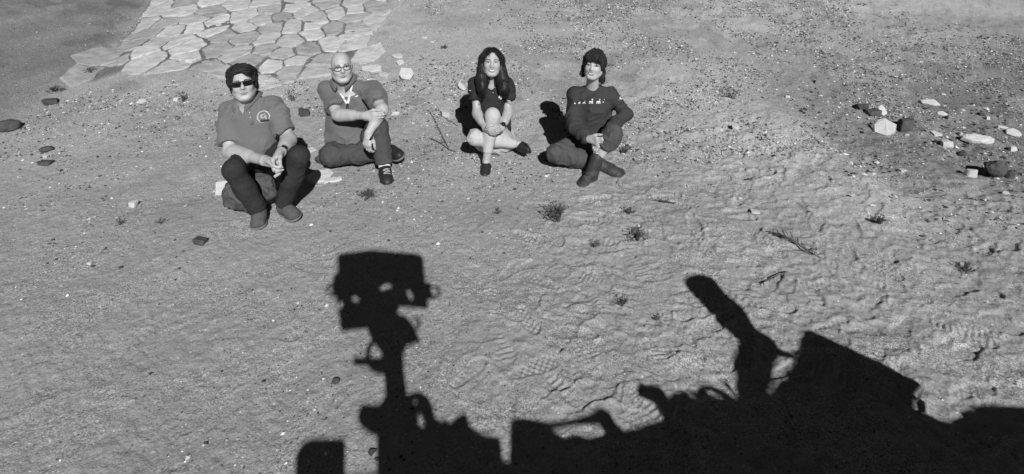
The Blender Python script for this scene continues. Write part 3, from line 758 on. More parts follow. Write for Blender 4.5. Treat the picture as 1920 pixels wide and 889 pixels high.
def person(cfg):
    """one seated person: a continuous body, and clothes, hair and worn things as its parts"""
    J = {k: aty(*v) for k, v in cfg['J'].items()}
    dz = cfg.get('dz', 0)
    m = cfg['male']; g = cfg['girth']; hs = cfg['hs']
    hc = J['head']; hr, hf, hu = head_basis(*cfg['face'], hc)
    HB = np.array([hr, hf, hu])
    def H(x, f, u): return hc + (hr * x + hf * f + hu * u) * hs
    hipm = (J['hipL'] + J['hipR']) / 2
    root = empty('person', (hipm[0], hipm[1], float(macro(hipm[0], hipm[1]))), cfg['label'], 'person')
    allp = np.array(list(J.values())); lo = allp.min(0) - .24; hi = allp.max(0) + .26
    right = nrm(J['shR'] - J['shL']); spine = nrm(J['neck'] - hipm); right = nrm(right - spine * (right @ spine)); fwd = np.cross(right, spine)
    if fwd @ (CAM - hipm) < 0: fwd = -fwd
    TB = np.array([right, fwd, spine]); slen = np.linalg.norm(J['neck'] - hipm)
    # ---- body
    S = SDF(lo, hi, .0055)
    for t, w, d in ((0, .12, .09), (.35, .12, .085), (.7, .13, .085)):
        S.ell(hipm + spine * slen * t, (w * g, d * g, .13), TB, .05)
    S.cone(J['shL'] + (J['shR'] - J['shL']) * .1, J['shL'] + (J['shR'] - J['shL']) * .9, .05, .05, .04)
    for s_ in 'LR':
        S.chain([J['sh' + s_], J['el' + s_], J['wr' + s_]], [.047 * g, cfg['arm'][0], cfg['arm'][1]], .02)
        e = J['el' + s_]; wv = J['wr' + s_] - e
        S.cone(e + wv * .15, e + wv * .55, cfg['arm'][0] * 1.12, cfg['arm'][0] * .85, .03)
        S.chain([J['hip' + s_], J['kn' + s_], J['an' + s_]], [.075 * g, .048, cfg['ankle']], .02)
        S.cone(J['an' + s_], J['an' + s_] * .55 + J['to' + s_] * .45, cfg['ankle'] * .9, .018, .02)
    nb = J['neck'] + spine * .0
    S.cone(nb - spine * .03, H(0, -.022, -.06), cfg['neck'] * 1.12, cfg['neck'], .03)
    S.cone(nb, H(0, .02, -.075), cfg['neck'] * .85, cfg['neck'] * .7, .03)
    jw = cfg['jaw']
    S.ell(H(0, -.012, .036), np.array((.074, .095, .084)) * hs, HB, .02)
    S.ell(H(0, .022, -.028), np.array((.061 * jw, .068, .088)) * hs, HB, .03)
    for x in (-1, 1):
        S.cone(H(x * .050 * jw, .0, -.055), H(x * .020 * jw, .060, -.094), .020 * hs, .018 * hs, .03)
        S.ell(H(x * .036, .064, -.026), np.array((.024, .022, .022)) * hs, HB, .025)
        S.ell(H(x * .078, -.008, -.008), np.array((.010, .017, .031)) * hs, HB, .008)
        S.cone(H(x * .078, -.014, .012), H(x * .084, -.018, .010), .013 * hs, .008 * hs, .006)
    S.ell(H(0, .062, -.096), np.array((.026 * jw, .022, .020)) * hs, HB, .025)
    S.cone(H(-.036, .076, .024), H(.036, .076, .024), .014 * hs, .014 * hs, .016)
    for x in (-1, 1): S.ell(H(x * .031, .103, .006), np.array((.019, .017, .012)) * hs, HB, .012, 'sub')
    for x in (-1, 1): S.ell(H(x * .031, .0765, .005), np.array((.0135, .0135, .0105)) * hs, HB, .004)
    nz = cfg['nose']
    S.cone(H(0, .088, .014), H(0, .104 * nz, -.026), .0075 * hs, .0125 * hs, .012)
    for x in (-1, 1): S.ell(H(x * .0125, .094, -.030), np.array((.008, .010, .008)) * hs, HB, .007)
    S.ell(H(0, .092, -.045), np.array((.012, .008, .010)) * hs, HB, .012)
    S.cone(H(-.018, .084, -.057), H(.018, .084, -.057), .0065 * hs, .0065 * hs, .010)
    S.cone(H(-.016, .084, -.071), H(.016, .084, -.071), .0075 * hs, .0075 * hs, .010)
    S.cone(H(-.018, .092, -.064), H(.018, .092, -.064), .003, .003, .008, 'sub')
    S.cone(H(-.012, .088, -.082), H(.012, .088, -.082), .006, .006, .012, 'sub')
    for hnd in cfg['hands']: hand(S, *[J[q] if isinstance(q, str) else np.asarray(q, float) for q in hnd[:2]], *hnd[2:])
    body, BV, BQ = sdf_obj(S, 'body', cfg['skin'], root, 1)
    hm = np.linalg.norm(BV - hc, axis=1) < .17
    fq = BQ[hm[BQ].all(1)]
    bv = BVHTree.FromPolygons([tuple(v) for v in BV], [tuple(int(i) for i in q) for q in fq])
    # ---- face details
    def fs(name, cols, mm, par=body, proud=.0015):
        return strip(bv, hc, -hf, hr, hu, [(x * hs, a * hs, b * hs) for x, a, b in cols], par, name, mm, proud)
    if cfg.get('eyes', True):
        for sx in (-1, 1):
            if cfg['squint']: op = cfg['squint']
            cols = []
            for i in range(9):
                u = -1 + 2 * i / 8; a = math.sqrt(max(0, 1 - u * u)); cols.append((sx * .031 + u * .0135, .004 - .0045 * a * op, .004 + .0055 * a * op + .0008))
            ey = fs('eye', cols, M['eye'], proud=.0010)
            cols = [(sx * .031 + u * .0058, .004 - .0045 * op * math.sqrt(1 - u * u * .6), .004 + .0058 * op * math.sqrt(1 - u * u * .5)) for u in np.linspace(-1, 1, 6)]
            fs('iris', cols, M['iris'], ey, .0018)
            cols = [(sx * .031 + u * .0150, .004 + .0052 * op * math.sqrt(max(0, 1 - u * u)) - .0005, .004 + .0052 * op * math.sqrt(max(0, 1 - u * u)) + .0040) for u in np.linspace(-1, 1, 9)]
            fs('eyelashes', cols, M['iris'], body, .0022)
    if cfg.get('brow', 1):
        for sx in (-1, 1):
            cols = [(sx * (.014 + .036 * t), .0235 + .005 * math.sin(math.pi * (t * .8 + .1)) - .0038 * (1 - t * .6), .0235 + .005 * math.sin(math.pi * (t * .8 + .1)) + .0038 * (1 - t * .6)) for t in np.linspace(0, 1, 8)]
            fs('eyebrow', cols, cfg.get('browm', M['hair']), body, .002)
    sm = cfg['smile']; mw = .021 + .006 * sm
    def my(u): return -.0655 + .010 * sm * u * u
    op = .0065 * cfg['teeth']
    if cfg['teeth']:
        fs('teeth', [(u * mw * .88, my(u) - op * math.sqrt(1 - u * u * .98), my(u) + op * .55 * math.sqrt(1 - u * u * .98)) for u in np.linspace(-1, 1, 11)], M['tooth'], body, .003)
        fs('lip', [(u * mw, my(u) - op * math.sqrt(1 - u * u) - .0075 * math.sqrt(1 - u * u) - .001, my(u) - op * math.sqrt(1 - u * u) + .0006) for u in np.linspace(-1, 1, 11)], M['lip'], body, .003)
        fs('lip', [(u * mw, my(u) + op * .55 * math.sqrt(1 - u * u) - .0006, my(u) + op * .55 * math.sqrt(1 - u * u) + .005 * math.sqrt(1 - u * u) + .0008) for u in np.linspace(-1, 1, 11)], M['lip'], body, .003)
    else:
        fs('lip', [(u * mw, my(u) - .0075 * math.sqrt(1 - u * u), my(u) + .0055 * math.sqrt(1 - u * u)) for u in np.linspace(-1, 1, 11)], M['lip'], body, .0015)
        fs('mouth_line', [(u * mw * 1.05, my(u) - .0014, my(u) + .0012) for u in np.linspace(-1, 1, 11)], M['lipdark'], body, .003)
    # ---- shirt
    S = SDF(lo, hi, .0065)
    for t, w, d, off in cfg['torso']:
        S.ell(hipm + spine * slen * t + fwd * off, (w, d, .13), TB, .06)
    shm = (J['shL'] + J['shR']) / 2
    S.cone(J['shL'] + (shm - J['shL']) * .15, J['neck'] - spine * .01, cfg['shr'], cfg['shr'] * .8, .05)
    S.cone(J['shR'] + (shm - J['shR']) * .15, J['neck'] - spine * .01, cfg['shr'], cfg['shr'] * .8, .05)
    for s_ in 'LR':
        sh, el, wr = J['sh' + s_], J['el' + s_], J['wr' + s_]; f = cfg['sleeve']
        if f <= 1:
            end = sh + (el - sh) * f; d = nrm(el - sh)
            S.cone(sh, end + d * .05, cfg['slr'][0], cfg['slr'][1], .04, cuts=[(end, d)])
        else:
            S.cone(sh, el, cfg['slr'][0], cfg['slr'][1], .04)
            end = el + (wr - el) * (f - 1); d = nrm(wr - el)
            S.cone(el, end + d * .03, cfg['slr'][1], cfg['slr'][2], .03, cuts=[(end, d)])
    S.plane(hipm + spine * cfg['hem'], -spine)
    nk = J['neck'] + spine * .035
    S.cone(nk + spine * .06, nk - spine * .035, cfg['neck'] + .012, cfg['neck'] + .006, .01, 'sub')
    S.ell(J['neck'] + fwd * (cfg['neck'] + .028) + spine * cfg['vneck'][0], (cfg['vneck'][1], .06, cfg['vneck'][2]), TB, .01, 'sub')
    shirt, SV, SQ = sdf_obj(S, 'shirt', cfg['shirt'], root, 1, (cfg['fold'], 9, cfg['seed'], tuple(spine * .6 + right * .8), .5))
    sbv = BVHTree.FromPolygons([tuple(v) for v in SV], [tuple(int(i) for i in q) for q in SQ])
    def on_shirt(name, px, py, w, h, mm, par=shirt, shape='ell', n=9, proud=.002):
        """flat piece of a given size in metres on the shirt front, centred where the photograph shows it"""
        org = aty(px, py, J['neck'][1])
        d = nrm(org - CAM); ax = nrm(np.cross(d, spine)); ay = np.cross(ax, d)
        if shape == 'ell': cols = [(u * w, -h * math.sqrt(max(0, 1 - u * u)), h * math.sqrt(max(0, 1 - u * u))) for u in np.linspace(-1, 1, n)]
        elif shape == 'tri': cols = [(u * w, -h, -h + 2 * h * (1 - abs(u))) for u in np.linspace(-1, 1, n)]
        else: cols = [(u * w, -h, h) for u in np.linspace(-1, 1, n)]
        return strip(sbv, org, d, ax, ay, cols, par, name, mm, proud)
    # ---- collar
    if cfg.get('collar'):
        V = []; Fc = []; n = 26; a0 = R(24)
        for i in range(n + 1):
            a = a0 + (2 * math.pi - 2 * a0) * i / n                # 0 = front
            fr = max(0, math.cos(a)); dirn = fwd * math.cos(a) + right * math.sin(a)
            r0 = cfg['neck'] + .008; r1 = r0 + cfg.get('colw', .030) + .008 * abs(math.sin(a))
            base = J['neck'] + spine * (cfg.get('colh', .052) - .030 * max(0, math.cos(a)) + .014 * max(0, -math.cos(a))) + fwd * .012 * fr
            V += [base + dirn * r0 + spine * .012, base + dirn * (r0 + .006) + spine * .022, base + dirn * (r0 + .016) + spine * .012,
                  base + dirn * (r1 + .004) - spine * (.004 + .050 * fr ** 3), base + dirn * (r1 - .004) - spine * (.010 + .050 * fr ** 3), base + dirn * r0 - spine * .030]
        for i in range(n):
            for k in range(6):
                a, b = i * 6 + k, i * 6 + (k + 1) % 6; Fc.append((a, b, b + 6, a + 6))
        Fc += [tuple(range(6))[::-1], tuple(range(n * 6, n * 6 + 6))]
        mesh_np('collar', V, Fc, cfg['shirt'], shirt)
    # ---- trousers
    S = SDF(lo, hi, .0065)
    for t, w, d, h in cfg['pelvis']: S.ell(hipm + spine * t, (w, d, h), TB, .05)
    for s_ in 'LR':
        hp, kn, an = J['hip' + s_], J['kn' + s_], J['an' + s_]; tr = cfg['leg']; f = cfg['hemleg'][s_]
        S.cone(hp, kn, tr[0], tr[1], .05)
        end = kn + (an - kn) * f; d = nrm(an - kn)
        S.cone(kn, kn + (end - kn) * .5, tr[1], tr[2], .03)
        S.cone(kn + (end - kn) * .4, end + d * .06, tr[2], tr[3], .03, cuts=[(end, d)])
    if 'waist' in cfg: S.plane(hipm + spine * cfg['waist'], spine)
    trs, TV, TQ = sdf_obj(S, 'trousers', cfg['pants'], root, 1, (cfg['pfold'], 11, cfg['seed'] + 9, tuple(right), .9))
    return dict(J=J, H=H, hr=hr, hf=hf, hu=hu, hc=hc, HB=HB, root=root, body=body, shirt=shirt, trousers=trs, on=on_shirt, spine=spine, right=right, fwd=fwd, lo=lo, hi=hi, hs=hs, fs=fs, bv=bv, sbv=sbv, hipm=hipm)

def ring_on(p, d, r, th, wd, m, parent, name):
    """a band round a limb"""
    d = nrm(d); s = nrm(np.cross(d, [.2, .3, .9])); t = np.cross(d, s); V = []; Fc = []; n = 22
    for i in range(n):
        a = 2 * math.pi * i / n; e = s * math.cos(a) + t * math.sin(a)
        V += [p + e * r - d * wd, p + e * (r + th) - d * wd * .8, p + e * (r + th) + d * wd * .8, p + e * r + d * wd]
    for i in range(n):
        for k in range(4):
            a, b = i * 4 + k, i * 4 + (k + 1) % 4; a2, b2 = ((i + 1) % n) * 4 + k, ((i + 1) % n) * 4 + (k + 1) % 4
            Fc.append((a, b, b2, a2))
    return mesh_np(name, V, Fc, m, parent)
def watch(P, s_, back=.03):
    J = P['J']; w, e = J['wr' + s_], J['el' + s_]; d = nrm(w - e)
    p = w - d * back; ob = ring_on(p, d, .026, .005, .011, M['frame'], P['root'], 'watch')
    out = nrm(nrm(CAM - p) - d * (nrm(CAM - p) @ d)); s = np.cross(d, out); n = 14
    V = [p + out * o + (d * math.cos(2 * math.pi * i / n) + s * math.sin(2 * math.pi * i / n)) * .018 for o in (.026, .037) for i in range(n)]
    mesh_np('dial', V, [(i, (i + 1) % n, n + (i + 1) % n, n + i) for i in range(n)] + [tuple(range(n, 2 * n)), tuple(range(n))[::-1]], M['glass'], ob)
def hair_finish(P, S, seed, amp=.004, sc=(90, 90, 14), name='hair', m='hair', locks=None):
    V, Q = S.mesh(); V = relax(V, Q, 1); N = vnormals(V, Q)
    q = (V - P['hc']) @ P['HB'].T
    n = vn3(q[:, 0] * sc[0] + 40, q[:, 1] * sc[1] + 40, q[:, 2] * sc[2] + 40, seed) - .5
    n2 = vn3(q[:, 0] * 30 + 40, q[:, 1] * 30 + 40, q[:, 2] * 12 + 40, seed + 3) - .5
    V = V + N * (amp * 1.6 * n + amp * 2 * n2)[:, None]
    if locks: hair_locks(P, V, N, q, locks, seed, m)
    return mesh_np(name, V, Q, M[m], P['root'])
def hair_locks(P, V, N, q, spec, seed, m):
    """loose tapered locks lying over the hair, combed along a flow; spec = (count, length, lift, flow)"""
    num, ln, lift, flow, wild, brow = spec; rg = np.random.default_rng(seed); B = P['HB']; LV, LF = [], []
    for i in rg.integers(0, len(V), num):
        p, n = V[i], N[i]; f = B.T @ np.array(flow(q[i])); f = f + rg.normal(0, wild, 3); t = f - n * (f @ n)
        if np.linalg.norm(t) < 1e-3: continue
        t = nrm(t); L = ln * rg.uniform(.6, 1.25); tip = B @ (p + t * L - P['hc'])
        if abs(tip[0]) < .058 and tip[1] > .02 and -.11 < tip[2] < brow: continue
        side = np.cross(n, t); r0 = rg.uniform(.0022, .0042); b0 = len(LV); bend = rg.normal(0, .25); K = 5
        for k in range(K):
            u = k / (K - 1); c = p + t * L * u + side * bend * L * u * u + n * (lift * math.sin(math.pi * min(u * 1.2, 1)) * rg.uniform(.5, 1.2) + .0008) - n * .35 * L * u * u * (1 if lift < .008 else .3)
            r = r0 * (1 - .8 * u)
            LV += [c + side * r, c + n * r * .8, c - side * r, c - n * r]
        for k in range(K - 1):
            for e in range(4): LF.append((b0 + k * 4 + e, b0 + k * 4 + (e + 1) % 4, b0 + k * 4 + 4 + (e + 1) % 4, b0 + k * 4 + 4 + e))
    o = mesh_np('hair_locks', LV, LF, M[m], P['root']); o['kind'] = 'stuff'
def face_carve(S, P, w=.060, top=.062, low=-.10, f=.10):
    hs = P['hs']; c = (top + low) / 2
    S.ell(P['H'](0, f, c), np.array((w, .075, (top - low) / 2)) * hs, P['HB'], .006, 'sub')

# ---- person 1: sunglasses, on a rock
def man_on_rock():
    P = person(dict(label='man in sunglasses and grey polo shirt sitting on a dark rock with hands clasped', male=1, girth=1.05, hs=.95, seed=21,
        J=dict(hipL=(466,292,3.50), hipR=(510,290,3.49), shL=(429,207,3.51), shR=(511,201,3.49), neck=(465,196,3.50), head=(456,157,3.45), elL=(432,284,3.36),
               wrL=(496,301,3.14), kmL=(519,308,3.12), elR=(542,262,3.38), wrR=(527,286,3.17), kmR=(513,304,3.09), knL=(437,318,3.11), anL=(487,396,3.19), toL=(483,420,3.10),
               knR=(561,292,3.22), anR=(531,386,3.27), toR=(552,405,3.20)),
        face=(-4, -2, -4), arm=(.044, .030), ankle=.036, neck=.058, jaw=1.06, nose=1.06, smile=.6, teeth=0, squint=.6, eyes=False, brow=1,
        skin=M['skin'], shirt=M['shirt1'], pants=M['jeans'],
        hands=[('wrL', 'kmL', (0, .3, -1), (-.1, -.5, 1), (35, 45, 30), 1.14), ('wrR', 'kmR', (-.2, .3, -1), (.4, -.2, 1), (40, 60, 40), 1.14)],
        torso=((-.02, .155, .12, .01), (.22, .160, .130, .02), (.48, .165, .122, .015), (.72, .172, .112, .01)), shr=.058, sleeve=.80, slr=(.072, .072), hem=-.03,
        vneck=(.0, .026, .05), fold=.015, collar=1, pelvis=((0, .165, .13, .12),), leg=(.084, .063, .063, .060), hemleg=dict(L=.96, R=.96), pfold=.010))
    H, hs = P['H'], P['hs']
    # hair swept over, thick on both sides
    S = SDF(P['hc'] - .17, P['hc'] + .17, .0045)
    S.ell(H(0, -.022, .048), np.array((.085, .098, .085)) * hs, P['HB'], .02)
    S.ell(H(-.030, .010, .088), np.array((.050, .060, .034)), P['HB'], .04); S.ell(H(.028, .022, .084), np.array((.056, .060, .034)), P['HB'], .04)
    for x in (-1, 1):
        S.ell(H(x * .074, -.005, .025), np.array((.017, .042, .052)), P['HB'], .03); S.cone(H(x * .076, .012, .02), H(x * .074, .014, -.022), .014, .007, .02); S.ell(H(x * .068, -.045, -.02), np.array((.018, .035, .05)), P['HB'], .02)
    S.ell(H(-.016, .118, .036), np.array((.052, .070, .058)), P['HB'], .006, 'sub'); S.ell(H(.0, .115, .0), np.array((.062, .066, .062)), P['HB'], .006, 'sub')
    for x in (-1, 1): S.ell(H(x * .095, -.002, -.012), np.array((.03, .022, .033)), P['HB'], .008, 'sub')
    S.plane(H(0, 0, -.045), -P['hu'])
    hair_finish(P, S, 3, .0045, (140, 140, 20), locks=(1300, .042, .006, lambda a: (.9 if a[2] > .05 else .15, -.35, -.25 if a[2] > .05 else -1), .22, .058))
    # sunglasses: wrap lenses and temples
    sg = mesh_np('sunglasses', *frame_bridge(P), M['frame'], P['root'])
    for sx in (-1, 1):
        V = []; n = 20
        for off in (0, .004):
            for i in range(n):
                a = 2 * math.pi * i / n; ca, sa = math.cos(a), math.sin(a)
                x = sx * .034 + .031 * np.sign(ca) * abs(ca) ** .65; u = .004 + .0185 * np.sign(sa) * abs(sa) ** .75 + .002 * sx * 0
                V.append(H(x, .106 - off - 5.5 * x * x, u))
        mesh_np('lens', V, [(i, (i + 1) % n, n + (i + 1) % n, n + i) for i in range(n)] + [tuple(range(n)), tuple(range(n, 2 * n))[::-1]], M['glass'], sg, smooth=False)
        tube('temple', [H(sx * .064, .084, .010), H(sx * .078, .05, .010), H(sx * .084, -.01, .008)], [.005, .004, .003], M['frame'], sg)
    on = P['on']
    em = on('emblem', 494, 219, .042, .042, M['printgrey'])
    on('emblem_disc', 494, 219, .034, .034, M['shirt1'], em, proud=.004)
    for (x, y, w, h, mm) in ((-4, 0, .006, .014, 'printgrey'), (-1, -4, .018, .004, 'printgrey'), (3, -1, .010, .005, 'printgrey'), (5, 3, .005, .010, 'printgrey'), (1, 2, .012, .004, 'printgrey')):
        on('emblem_motif', 494 + x, 219 + y, w, h, M[mm], em, proud=.006)
    for k in range(4): on('emblem_band', 490 + k * 4.2, 227 - k * .5, .0055, .0055, M['printdark'], em, 'box', 4, .008)
    on('placket', 469, 219, .012, .055, M['shirt1'], shape='box', n=5, proud=.004)
    for k in range(2): on('button', 468 + k, 211 + 9 * k, .0045, .0045, M['printgrey'], proud=.006)
    watch(P, 'R', .02)
    J = P['J']
    shoe(P['root'], J['anL'], aty(481, 424, 3.09), aty(489, 404, 3.20), M['suede'], M['palesole'], .044, -.25, .012, hgt=.042)
    shoe(P['root'], J['anR'], aty(557, 406, 3.18), aty(528, 389, 3.30), M['suede'], M['palesole'], .044, -.25, .012, hgt=.042)
def frame_bridge(P):
    H = P['H']; V = []; n = 12
    for x in np.linspace(-.066, .066, n):
        f = .105 - 5.5 * x * x
        V += [H(x, f, .015), H(x, f, .021), H(x, f - .006, .021), H(x, f - .006, .015)]
    Fc = []
    for i in range(n - 1):
        for k in range(4):
            a, b = i * 4 + k, i * 4 + (k + 1) % 4; Fc.append((a, b, b + 4, a + 4))
    Fc += [(3, 2, 1, 0), (n * 4 - 4, n * 4 - 3, n * 4 - 2, n * 4 - 1)]
    return V, Fc

# ---- person 2: bald, glasses, lanyard
def bald_man():
    P = person(dict(label='bald man with glasses and a white lanyard sitting cross-legged in grey polo', male=1, girth=1.15, hs=1.02, seed=33,
        J=dict(hipL=(637,276,4.24), hipR=(688,276,4.22), shL=(616,171,4.20), shR=(697,172,4.17), neck=(646,157,4.18), head=(640,126.5,4.12), elL=(633,216,3.98),
               wrL=(684,217,3.86), kmL=(703,219,3.82), elR=(717,205,3.93), wrR=(691,250,3.79), kmR=(688,270,3.76), knL=(621,290,3.96), anL=(738,286,4.06), toL=(748,290,4.00),
               knR=(708,240,3.94), anR=(721,312,3.86), toR=(726,340,3.76)),
        face=(4, -4, -4), arm=(.043, .030), ankle=.040, neck=.064, jaw=1.12, nose=1.04, smile=.45, teeth=0, squint=.7, brow=1, browm=M['lipdark'],
        skin=M['skin'], shirt=M['shirt2'], pants=M['slacks'],
        hands=[('wrL', 'kmL', (.1, .9, -.4), (-.2, .2, 1), (25, 35, 25)), ('wrR', 'kmR', (-.5, .5, -.2), (.8, -.3, .2), (35, 45, 35))],
        torso=((.0, .190, .155, .03), (.2, .195, .170, .045), (.42, .190, .160, .03), (.66, .192, .135, .015)), shr=.062, sleeve=.72, slr=(.080, .076), hem=-.01,
        vneck=(.01, .020, .045), colh=.046, colw=.026, fold=.016, collar=1, pelvis=((0, .19, .15, .12), (-.05, .20, .15, .08)), leg=(.105, .082, .074, .064), hemleg=dict(L=.92, R=.93), pfold=.009))
    H = P['H']; J = P['J']
    # glasses: two thin rims, bridge, temples
    gl = None
    for sx in (-1, 1):
        pts = [H(sx * .033 + .026 * math.cos(a), .104 - 3 * (sx * .033 + .026 * math.cos(a)) ** 2, .001 + .018 * math.sin(a)) for a in np.linspace(0, 2 * math.pi, 22, endpoint=False)]
        if gl is None: gl = tube('glasses', [H(-.009, .106, .005), H(0, .108, .008), H(.009, .106, .005)], .002, M['frame'], P['root'])
        tube('rim', pts, .0021, M['frame'], gl, 6, True)
        tube('temple', [H(sx * .060, .092, .006), H(sx * .078, .05, .008), H(sx * .084, -.01, .006)], .0022, M['frame'], gl, 6)
    # lanyard
    on = P['on']; la = None
    def band(a, b, w, name, par, m):
        org = aty((a[0] + b[0]) / 2, (a[1] + b[1]) / 2, J['neck'][1]); d = nrm(org - CAM)
        A, B = aty(*a, J['neck'][1]), aty(*b, J['neck'][1]); ay = nrm(B - A - d * ((B - A) @ d)); ax = np.cross(ay, d); L = np.linalg.norm(B - A)
        cols = [(x, -L / 2, L / 2) for x in (-w, w)]
        rows = 14; V = []
        for x, y0, y1 in cols:
            for j in range(rows):
                p = org + ax * x + ay * (y0 + (y1 - y0) * j / (rows - 1)) - d * .4
                h = P['sbv'].ray_cast(Vector(p), Vector(d), .9); V.append((np.array(h[0]) if h[0] is not None else p + d * .4) - d * .004)
        n = len(V); V += [v + d * .003 for v in V]; Fc = []
        for j in range(rows - 1):
            Fc += [(j, rows + j, rows + j + 1, j + 1), (n + j + 1, n + rows + j + 1, n + rows + j, n + j), (j, j + 1, n + j + 1, n + j), (rows + j + 1, rows + j, n + rows + j, n + rows + j + 1)]
        return mesh_np(name, V, Fc, m, par)
    la = band((631, 163), (651, 195), .0075, 'lanyard', P['shirt'], M['white'])
    band((660, 160), (652, 195), .0075, 'strap', la, M['white'])
    band((651.5, 194), (651.5, 204), .010, 'badge_clip', la, M['printdark'])
    for (x, y, w, h) in ((668, 181, .013, .003), (670, 179, .008, .0025)): on('shirt_logo', x, y, w, h, M['print'])
    
    # sock and shoes
    d = nrm(J['anR'] - J['knR']); ring = ring_on(J['anR'] - d * .02, d, .034, .012, .035, M['white'], P['root'], 'sock')
    shoe(P['root'], J['anR'], aty(728, 347, 3.70), aty(720, 322, 3.87), M['blackshoe'], M['palesole'], .050, -.2, .018, laces=M['printgrey'], hgt=.05)
    shoe(P['root'], J['anL'], aty(751, 293, 3.93), aty(733, 284, 4.12), M['blackshoe'], M['palesole'], .048, -.3, .018, hgt=.048)
    shoe(P['root'], aty(622, 294, 4.16), aty(600, 296, 4.07), aty(630, 292, 4.22), M['blackshoe'], M['sole'], .045, -.6, .018, hgt=.045) if False else None
    tube('key', [aty(694, 262, 3.75), aty(697, 258, 3.74), aty(699, 252, 3.75)], [.008, .010, .006], M['printdark'], P['root'])

# ---- person 3: long hair, pale trousers
def long_haired_woman():
    P = person(dict(label='woman with long dark hair in black polo and pale trousers hugging her shin', male=0, girth=.86, hs=.94, seed=47,
        J=dict(hipL=(910,262,4.26), hipR=(943,262,4.24), shL=(893,160,4.24), shR=(949,161,4.23), neck=(922,151,4.24), head=(922,117,4.20), elL=(894,212,4.14),
               wrL=(910,240,3.98), kmL=(922,247,3.92), elR=(953,211,4.12), wrR=(941,240,3.98), kmR=(925,246,3.92), knL=(893,259,4.02), anL=(973,271,4.16), toL=(986,279,4.08),
               knR=(923,217,4.02), anR=(912,303,3.97), toR=(909,326,3.87)),
        face=(2, -3, 1), arm=(.034, .024), ankle=.030, neck=.044, jaw=1.17, nose=.97, smile=1.0, teeth=.9, squint=.75, brow=1,
        skin=M['skin2'], shirt=M['shirt3'], pants=M['khaki'],
        hands=[('wrL', 'kmL', (.2, 1, -.2), (.2, -.2, 1), (30, 45, 35), .9), ('wrR', 'kmR', (-.2, 1, -.2), (-.2, -.2, 1), (30, 50, 35), .92)],
        torso=((-.02, .145, .105, .0), (.25, .130, .100, .0), (.5, .135, .105, .01), (.7, .142, .100, .012)), shr=.046, sleeve=.55, slr=(.060, .060), hem=-.03,
        vneck=(-.005, .022, .05), fold=.012, collar=1, pelvis=((0, .16, .125, .10), (-.03, .17, .13, .07)), leg=(.080, .060, .050, .042), hemleg=dict(L=.90, R=.80), pfold=.010))
    H = P['H']; J = P['J']; hs = P['hs']
    S = SDF(P['hc'] - np.array([.2, .22, .52]), P['hc'] + np.array([.22, .2, .17]), .005)
    S.ell(H(0, -.018, .042), np.array((.084, .102, .086)) * hs, P['HB'], .02)
    for x in (-1, 1):
        S.chain([H(x * .074, -.005, .04), H(x * .080, .0, -.06), H(x * .082, .005, -.13)], [.020, .021, .026], .05)
    S.chain([H(0, -.075, 0), H(0, -.10, -.12), H(.01, -.10, -.24)], [.070, .06, .05], .03)
    for x in (-1, 1): S.chain([H(x * .06, -.05, 0), H(x * .062, -.055, -.14), H(x * .062, -.05, -.2)], [.04, .04, .035], .05)
    y = J['neck'][1]
    S.chain([H(-.078, .008, -.08), aty(903, 148, y - .08), aty(904, 165, y - .115), aty(907, 182, y - .122)], [.029, .033, .028, .006], .05)
    S.chain([H(.078, .008, -.08), aty(942, 148, y - .08), aty(945, 168, y - .115), aty(947, 188, y - .122)], [.029, .034, .030, .006], .05)
    S.ell(H(.004, .110, .066), np.array((.036, .050, .022)) * hs, P['HB'], .012, 'sub')
    S.ell(H(.002, .100, -.012), np.array((.070, .088, .086)) * hs, P['HB'], .006, 'sub')
    S.ell(H(0, .13, -.10), np.array((.052, .10, .10)) * hs, P['HB'], .006, 'sub')
    hair_finish(P, S, 8, .0035, (110, 110, 6), m='hairs', locks=(1400, .075, .0035, lambda a: (a[0] * 1.5, a[1] * 1, -1), .09, .075))
    on = P['on']
    em = on('emblem', 938, 182, .014, .022, M['print'])
    on('emblem_motif', 938.5, 181, .006, .010, M['printgrey'], em, proud=.004); on('emblem_motif', 937, 185, .005, .005, M['printdark'], em, proud=.005)
    on('placket', 925, 167, .011, .045, M['shirt3'], shape='box', n=5, proud=.003)
    for k in range(2): on('button', 924.5, 164 + 10 * k, .004, .004, M['printgrey'], proud=.005)
    on('sleeve_stripe', 880, 170, .014, .003, M['printgrey'], shape='box', n=4)
    watch(P, 'R', .015)
    shoe(P['root'], J['anR'] - np.array([0, 0, .035]), aty(908.5, 330, 3.83), aty(912, 312, 3.99), M['blackshoe'], M['sole'], .038, -.85, .008, hgt=.026)
    shoe(P['root'], J['anL'] - np.array([0, 0, .02]), aty(991, 283, 4.02), aty(976, 272, 4.19), M['blackshoe'], M['sole'], .036, -.85, .008, hgt=.026)

